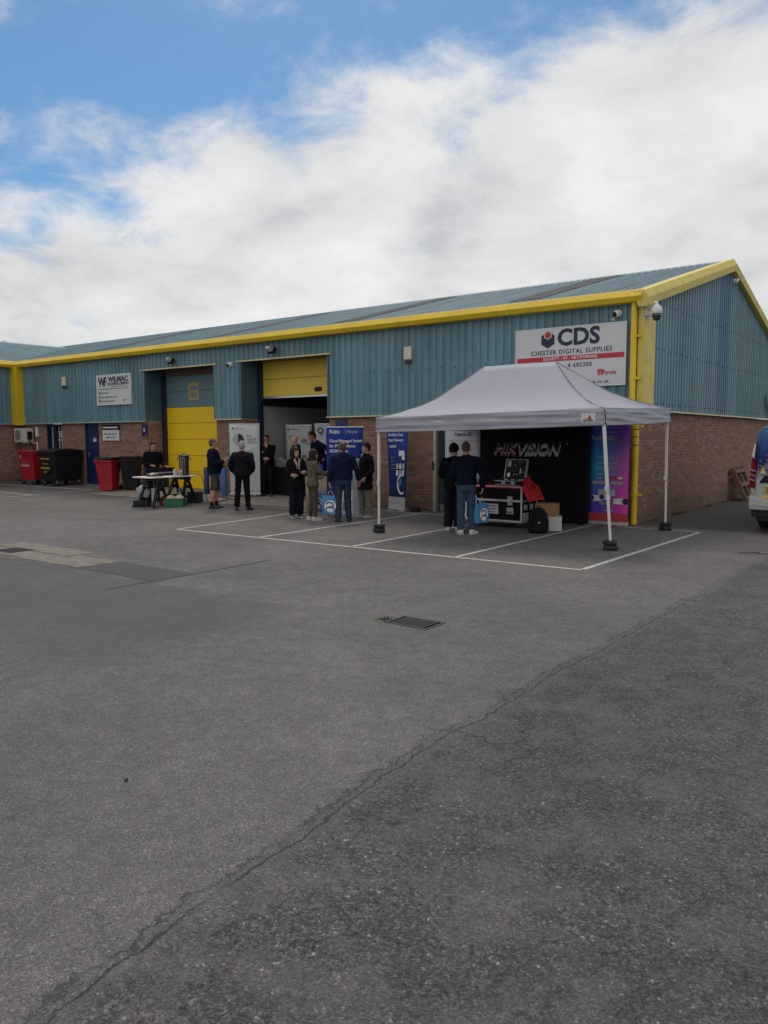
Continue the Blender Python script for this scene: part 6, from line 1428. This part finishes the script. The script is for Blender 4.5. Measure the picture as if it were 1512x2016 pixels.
    for sd in (1, -1):
        kn, ank, an = lg[sd]; P = chain(hip[sd]+Vector((0, 0, .03)), kn, ank); rr = lerpr([.098, .070+wide, .052+wide*1.15+(.008 if cut == 'straight' else 0)])
        if cut == 'shorts': P = P[:5]; rr = [.104, .104, .102, .100, .100]; P[4] = P[4]-Vector((0, 0, .03))
        q.tube(P, rr, 16)
        if o.get('cargo'): q.box((sd*.09-.015+sd*.085, -.06, .52), (sd*.09+.015+sd*.085, .08, .68))
    torso(q, .008, .80, 1.02)
    voxel(q, 'shorts' if cut == 'shorts' else 'trousers', lm, e, .0125, 3, (.0115 if cut != 'wide' else .013, 9.))
    # ---- shoes
    for sd in (1, -1):
        kn, ank, an = lg[sd]; q = MB(); fd = Vector((math.sin(an), -math.cos(an), 0)); ft = Vector((fd.y, -fd.x, 0)); g = Vector((ank.x, ank.y, 0))
        prof_ = [(-.075, .030, .050, .028), (-.045, .040, .098, .05), (.0, .042, .104, .055), (.05, .042, .080, .042), (.10, .046, .058, .03), (.15, .044, .046, .026), (.185, .030, .034, .02), (.198, .012, .022, .014)]
        rg = []
        for t, w_, hh, zc in prof_:
            c = g+fd*t; rg.append([c+ft*w_*math.copysign(abs(math.cos(a))**.6, math.cos(a))+Vector((0, 0, .012+(hh-.012)*(.5+.5*math.sin(a)))) for a in [2*math.pi*i/14 for i in range(14)]])
        q.loft(rg); sh = q.build('shoe', shoes[0], e, smooth=True)
        q = MB(); q.loft([[g+fd*t+ft*w_*1.06+Vector((0, 0, .001)) for t, w_, hh, zc in prof_]+[g+fd*t-ft*w_*1.06+Vector((0, 0, .001)) for t, w_, hh, zc in reversed(prof_)], [g+fd*t+ft*w_*1.04+Vector((0, 0, .024)) for t, w_, hh, zc in prof_]+[g+fd*t-ft*w_*1.04+Vector((0, 0, .024)) for t, w_, hh, zc in reversed(prof_)]]); q.build('sole', shoes[1], sh)
        if cut == 'shorts': q = MB(); q.tube([ank+Vector((0, 0, -.01)), ank+Vector((0, 0, .09))], [.046, .050], 14); q.build('sock', FAB['sock'], e, smooth=True)
    # ---- extras
    if o.get('glasses'):
        q = MB()
        for sd in (1, -1):
            for k in range(10):
                a, c = 2*math.pi*k/10, 2*math.pi*(k+1)/10; q.bar(HMx @ Vector((sd*.032+.024*math.cos(a), -.103, .004+.017*math.sin(a))), HMx @ Vector((sd*.032+.024*math.cos(c), -.103, .004+.017*math.sin(c))), .005, .005)
            q.bar(HMx @ Vector((sd*.056, -.10, .008)), HMx @ Vector((sd*.079, .01, .008)), .005, .005)
        q.bar(HMx @ Vector((-.008, -.104, .006)), HMx @ Vector((.008, -.104, .006)), .005, .005); q.build('glasses', M['black'], e)
    if o.get('scarf'):
        q = MB(); q.tube([L @ Vector((.05, .02, 1.47)), L @ Vector((.06, -.08, 1.43)), L @ Vector((.03, -.135, 1.33)), L @ Vector((.035, -.15, 1.18))], [.030, .034, .034, .028], 10, True, .8); q.tube([L @ Vector((-.05, .02, 1.47)), L @ Vector((-.06, -.08, 1.43)), L @ Vector((-.03, -.14, 1.33)), L @ Vector((-.01, -.155, 1.22))], [.030, .034, .034, .028], 10, True, .8); q.build('scarf', FAB['scarf'], e, smooth=True)
    if o.get('shirt'): q = MB(); q.loft([[L @ Vector(p) for p in ((-.045, -.118, 1.46), (.045, -.118, 1.46), (.0, -.150, 1.26))], [L @ Vector(p) for p in ((-.04, -.07, 1.50), (.04, -.07, 1.50), (.0, -.156, 1.27))]]); q.build('shirt', FAB['shirt'], e)
    if o.get('logo'): q = MB(); q.box((-.085, -.163, 1.26), (-.06, -.150, 1.29), L); q.build('logo', WH, e)
    return e
def look(a, t):
    """world yaw for facing a*image-right + t*towards the viewer"""
    r_ = Vector((.797, .604)); c_ = Vector((.604, -.797)); d = r_*a+c_*t; return math.atan2(d.x, -d.y)
BL, WT = (SHOE['black'], SHOE['black']), (SHOE['white'], SHOE['sole'])
# server behind the trestle table
person('person in black hoodie serving behind the trestle table', -12.33, -2.62, 1.66, look(.45, .9), (FAB['black'], 'hoodie'), (FAB['black'], 'straight'), SK['fair'], (HM['dkbrown'], 'tied'), BL,
  {-1: dict(elbow=(-.27, .03, 1.12), wrist=(-.10, -.24, 1.07), dir=(.9, -.45, 0), back=(0, -.3, 1), curl=35), 1: dict(elbow=(.27, -.02, 1.13), wrist=(.30, -.27, 1.04), dir=(.45, -.9, -.05), back=(.2, 0, 1), curl=35)}, 9, (20, 8, 0))
b = MB(); b.bar((-12.33+.03, -2.62-.28, 1.12), (-12.33+.33, -2.62-.20, 1.14), .03, .008); tag(b.build('serving_tongs', M['black']), 'dark tongs held by the person behind the table', 'tongs')
# man in shorts with a cup
person('man in navy fleece and grey shorts holding a white cup', -9.75, -2.70, 1.75, look(.96, -.25), (FAB['navy'], 'fleece'), (FAB['grey'], 'shorts'), SK['leg'], (HM['greybr'], 'buzz'), (SHOE['dark'], SHOE['black']),
  {-1: dict(elbow=(-.27, .08, 1.10), wrist=(-.20, -.24, 1.18), dir=(.15, -.6, .7), back=(-1, 0, .2), curl=45), 1: dict(elbow=(.27, .05, 1.10), wrist=(.17, -.20, 1.05), dir=(-.5, -.8, .2), back=(.6, -.3, .6), curl=45)}, -2, (0, 6, 0), {1: (.10, -.06, 8), -1: (-.09, .06, -8)}, None, 1.06, dict(shorts=1, cargo=1, belly=.05))
r_ = look(.96, -.25); hp = Matrix.Rotation(r_, 3, 'Z') @ Vector((-.17, -.33, 1.19))
e = empty('paper_cup', (-9.75+hp.x, -2.70+hp.y, gz(-9.75, -2.7)+1.19), 0, 'white paper cup in the hand of the man in shorts', 'cup'); b = MB(); b.lathe([(.027, 0), (.040, .085), (.043, .092)], 14); b.build('cup', M['paper'], e, smooth=True)
# silver haired man seen from behind
person('silver haired man in black quilted jacket seen from behind', -8.87, -2.58, 1.69, look(.05, -1), (FAB['black2'], 'gilet'), (FAB['black'], 'straight'), SK['fair'], (HM['white'], 'buzz'), BL,
  {1: dict(elbow=(.31, .06, 1.12), wrist=(.22, -.07, .95), dir=(-.5, -.5, -.6), curl=20), -1: dict(elbow=(-.31, .06, 1.12), wrist=(-.22, -.07, .95), dir=(.5, -.5, -.6), curl=20)}, 0, (0, 4, 0), {1: (.15, .0, 14), -1: (-.15, .03, -22)}, None, 1.1, dict(belly=.02))
# man with hand to his mouth
person('man in glasses and black jacket with a hand to his mouth', -10.85, .20, 1.76, look(-.12, 1), (FAB['black'], 'jacket'), (FAB['charcoal'], 'straight'), SK['ruddy'], (HM['dkbrown'], 'short'), BL,
  {1: dict(elbow=(.20, -.17, 1.12), wrist=(.06, -.20, 1.42), dir=(-.25, .25, .9), back=(.5, -.8, .2), curl=40), -1: dict(elbow=(-.30, -.03, 1.10), wrist=(-.02, -.22, 1.08), dir=(1, -.1, .1), back=(0, -1, .2), curl=30)}, 0, (6, -6, 0), {1: (.12, .0, 12), -1: (-.11, .03, -14)}, None, 1.08, dict(glasses=1, zip=1, logo=1, belly=.02))
# bald man in the bay, turned to the left
person('bald man in dark hooded jacket standing at the display table', -9.42, -.10, 1.76, look(-.93, .05), (FAB['black2'], 'jacket'), (FAB['charcoal'], 'straight'), SK['fair'], None, BL, None, 2, (4, 8, 0), None, None, 1.05, dict(hood=1))
# man leaning over the display
person('man in dark jumper leaning over with a hand on his hip in the bay', -9.18, .72, 1.90, look(-.88, .42), (FAB['navy'], 'jumper'), (FAB['black'], 'straight'), SK['ruddy'], (HM['dkbrown'], 'short'), BL,
  {1: dict(elbow=(.40, .12, 1.17), wrist=(.21, -.02, .99), dir=(-.6, -.3, -.5), curl=30), -1: dict(elbow=(-.20, -.18, 1.08), wrist=(-.15, -.34, .92))}, 24, (22, 4, 0), {1: (.13, .0, 6), -1: (-.13, .04, -6)}, FLZ, 1.0, dict(headlean=0))
# woman with long dark hair
person('smiling woman with long dark hair, black jacket and patterned scarf', -6.64, -3.02, 1.57, look(.42, .9), (FAB['black'], 'blazer'), (FAB['charcoal'], 'wide'), SK['tan'], (HM['black'], 'long'), (SHOE['dark'], SHOE['sole']),
  {-1: dict(elbow=(-.25, .02, 1.10), wrist=(.06, -.21, 1.13), dir=(1, -.1, .15), back=(0, -1, .2), curl=30), 1: dict(elbow=(.25, .0, 1.10), wrist=(-.05, -.19, 1.06), dir=(-1, 0, .1), back=(0, -1, .2), curl=30)}, -2, (0, 10, 0), {1: (.09, .0, 8), -1: (-.09, .05, -8)}, None, 1.0, dict(female=1, scarf=1))
# woman in olive
person('woman in olive jacket and trousers with a brown bob pointing ahead', -5.97, -3.22, 1.53, look(.88, -.35), (FAB['olive'], 'blazer'), (FAB['olive2'], 'slim'), SK['tan'], (HM['brown'], 'bob'), WT,
  {-1: dict(elbow=(-.19, -.20, 1.14), wrist=(-.13, -.46, 1.22), dir=(.0, -1, .35), back=(-.7, 0, .6), curl=40), 1: dict(elbow=(.24, .02, 1.12), wrist=(.18, -.20, 1.05), dir=(-.4, -.9, 0), curl=35)}, 2, (-2, 0, 0), {1: (.08, .04, 4), -1: (-.08, -.05, -4)}, None, 1.02, dict(female=1, hem=.84))
# man in navy hoodie and jeans with a bag
person('man in navy hoodie and jeans seen from behind, holding a blue bag', -5.25, -3.06, 1.70, look(-.12, -1), (FAB['navyh'], 'hoodie'), (FAB['denim2'], 'straight'), SK['ruddy'], (HM['buzz'], 'buzz'), BL,
  {1: dict(elbow=(.27, .04, 1.12), wrist=(.29, .0, .86), dir=(.05, -.05, -1), curl=55), -1: dict(elbow=(-.30, .04, 1.13), wrist=(-.36, -.05, .90), dir=(-.2, -.15, -1), curl=30)}, 4, (6, 10, 0), {1: (.11, .03, 10), -1: (-.13, -.10, -14)}, None, 1.12, dict(glasses=1, belly=.02, hem=.92))
gift_bag('blue carrier bag with white emblem held by the man in the navy hoodie', -5.25-.797*.265, -3.06-.604*.265, .17, look(-.1, 1), 1.02)
# man in black coat
person('black haired man in long black coat and stone trousers facing left', -5.45, -2.04, 1.67, look(-.80, .45), (FAB['black'], 'coat'), (FAB['stone'], 'straight'), SK['tan'], (HM['black'], 'full'), (SHOE['beige'], SHOE['sole']),
  {1: dict(elbow=(.25, .05, 1.10), wrist=(.21, -.12, .93), dir=(-.2, -.7, -.6), curl=25), -1: dict(elbow=(-.25, .03, 1.10), wrist=(-.20, -.13, .93), dir=(.2, -.7, -.6), curl=25)}, -2, (0, 4, 0), {1: (.09, .05, 6), -1: (-.10, -.06, -10)}, None, 1.02, dict(shirt=1, hem=.66))
gift_bag('blue carrier bag hanging behind the woman in olive', -6.12, -2.92, .19, look(.1, 1), 1.02)
# two visitors under the gazebo
person('black haired visitor in dark clothes and white trainers under the gazebo', -2.50, -3.05, 1.67, look(.25, -1), (FAB['black'], 'jacket'), (FAB['charcoal'], 'wide'), SK['tan'], (HM['black'], 'full'), WT,
  {-1: dict(elbow=(-.26, .03, 1.13), wrist=(-.24, -.02, .93), dir=(-.1, .1, -1), curl=45), 1: dict(elbow=(.27, .0, 1.13), wrist=(.18, -.20, 1.06), dir=(-.5, -.8, 0), curl=35)}, 5, (16, -14, 8), {1: (.10, .0, 6), -1: (-.10, -.05, -30)}, None, 1.04, dict(hem=.84))
person('visitor in navy jacket, blue jeans and white trainers under the gazebo', -2.04, -3.34, 1.71, look(.0, -1), (FAB['navy'], 'jacket'), (FAB['denim'], 'straight'), SK['ruddy'], (HM['buzz'], 'buzz'), WT,
  {-1: dict(elbow=(-.30, .05, 1.13), wrist=(-.31, .0, .88), dir=(.05, -.1, -1), curl=55), 1: dict(elbow=(.27, .0, 1.12), wrist=(.20, -.20, 1.0), dir=(-.4, -.8, 0), curl=35)}, 4, (16, -14, 4), {1: (.10, .0, 10), -1: (-.12, .02, -38)}, None, 1.10, dict(hem=.93))
gift_bag('blue carrier bag held by the visitor in jeans under the gazebo', -2.04+.797*.29+.604*.0, -3.34+.604*.29, .21, look(.75, .75), .95)
bpy.data.scenes.remove(TMP)
for o in bpy.data.objects:
    if o.type == 'MESH' and len(o.data.materials) == 0: o.data.materials.append(M['black'])
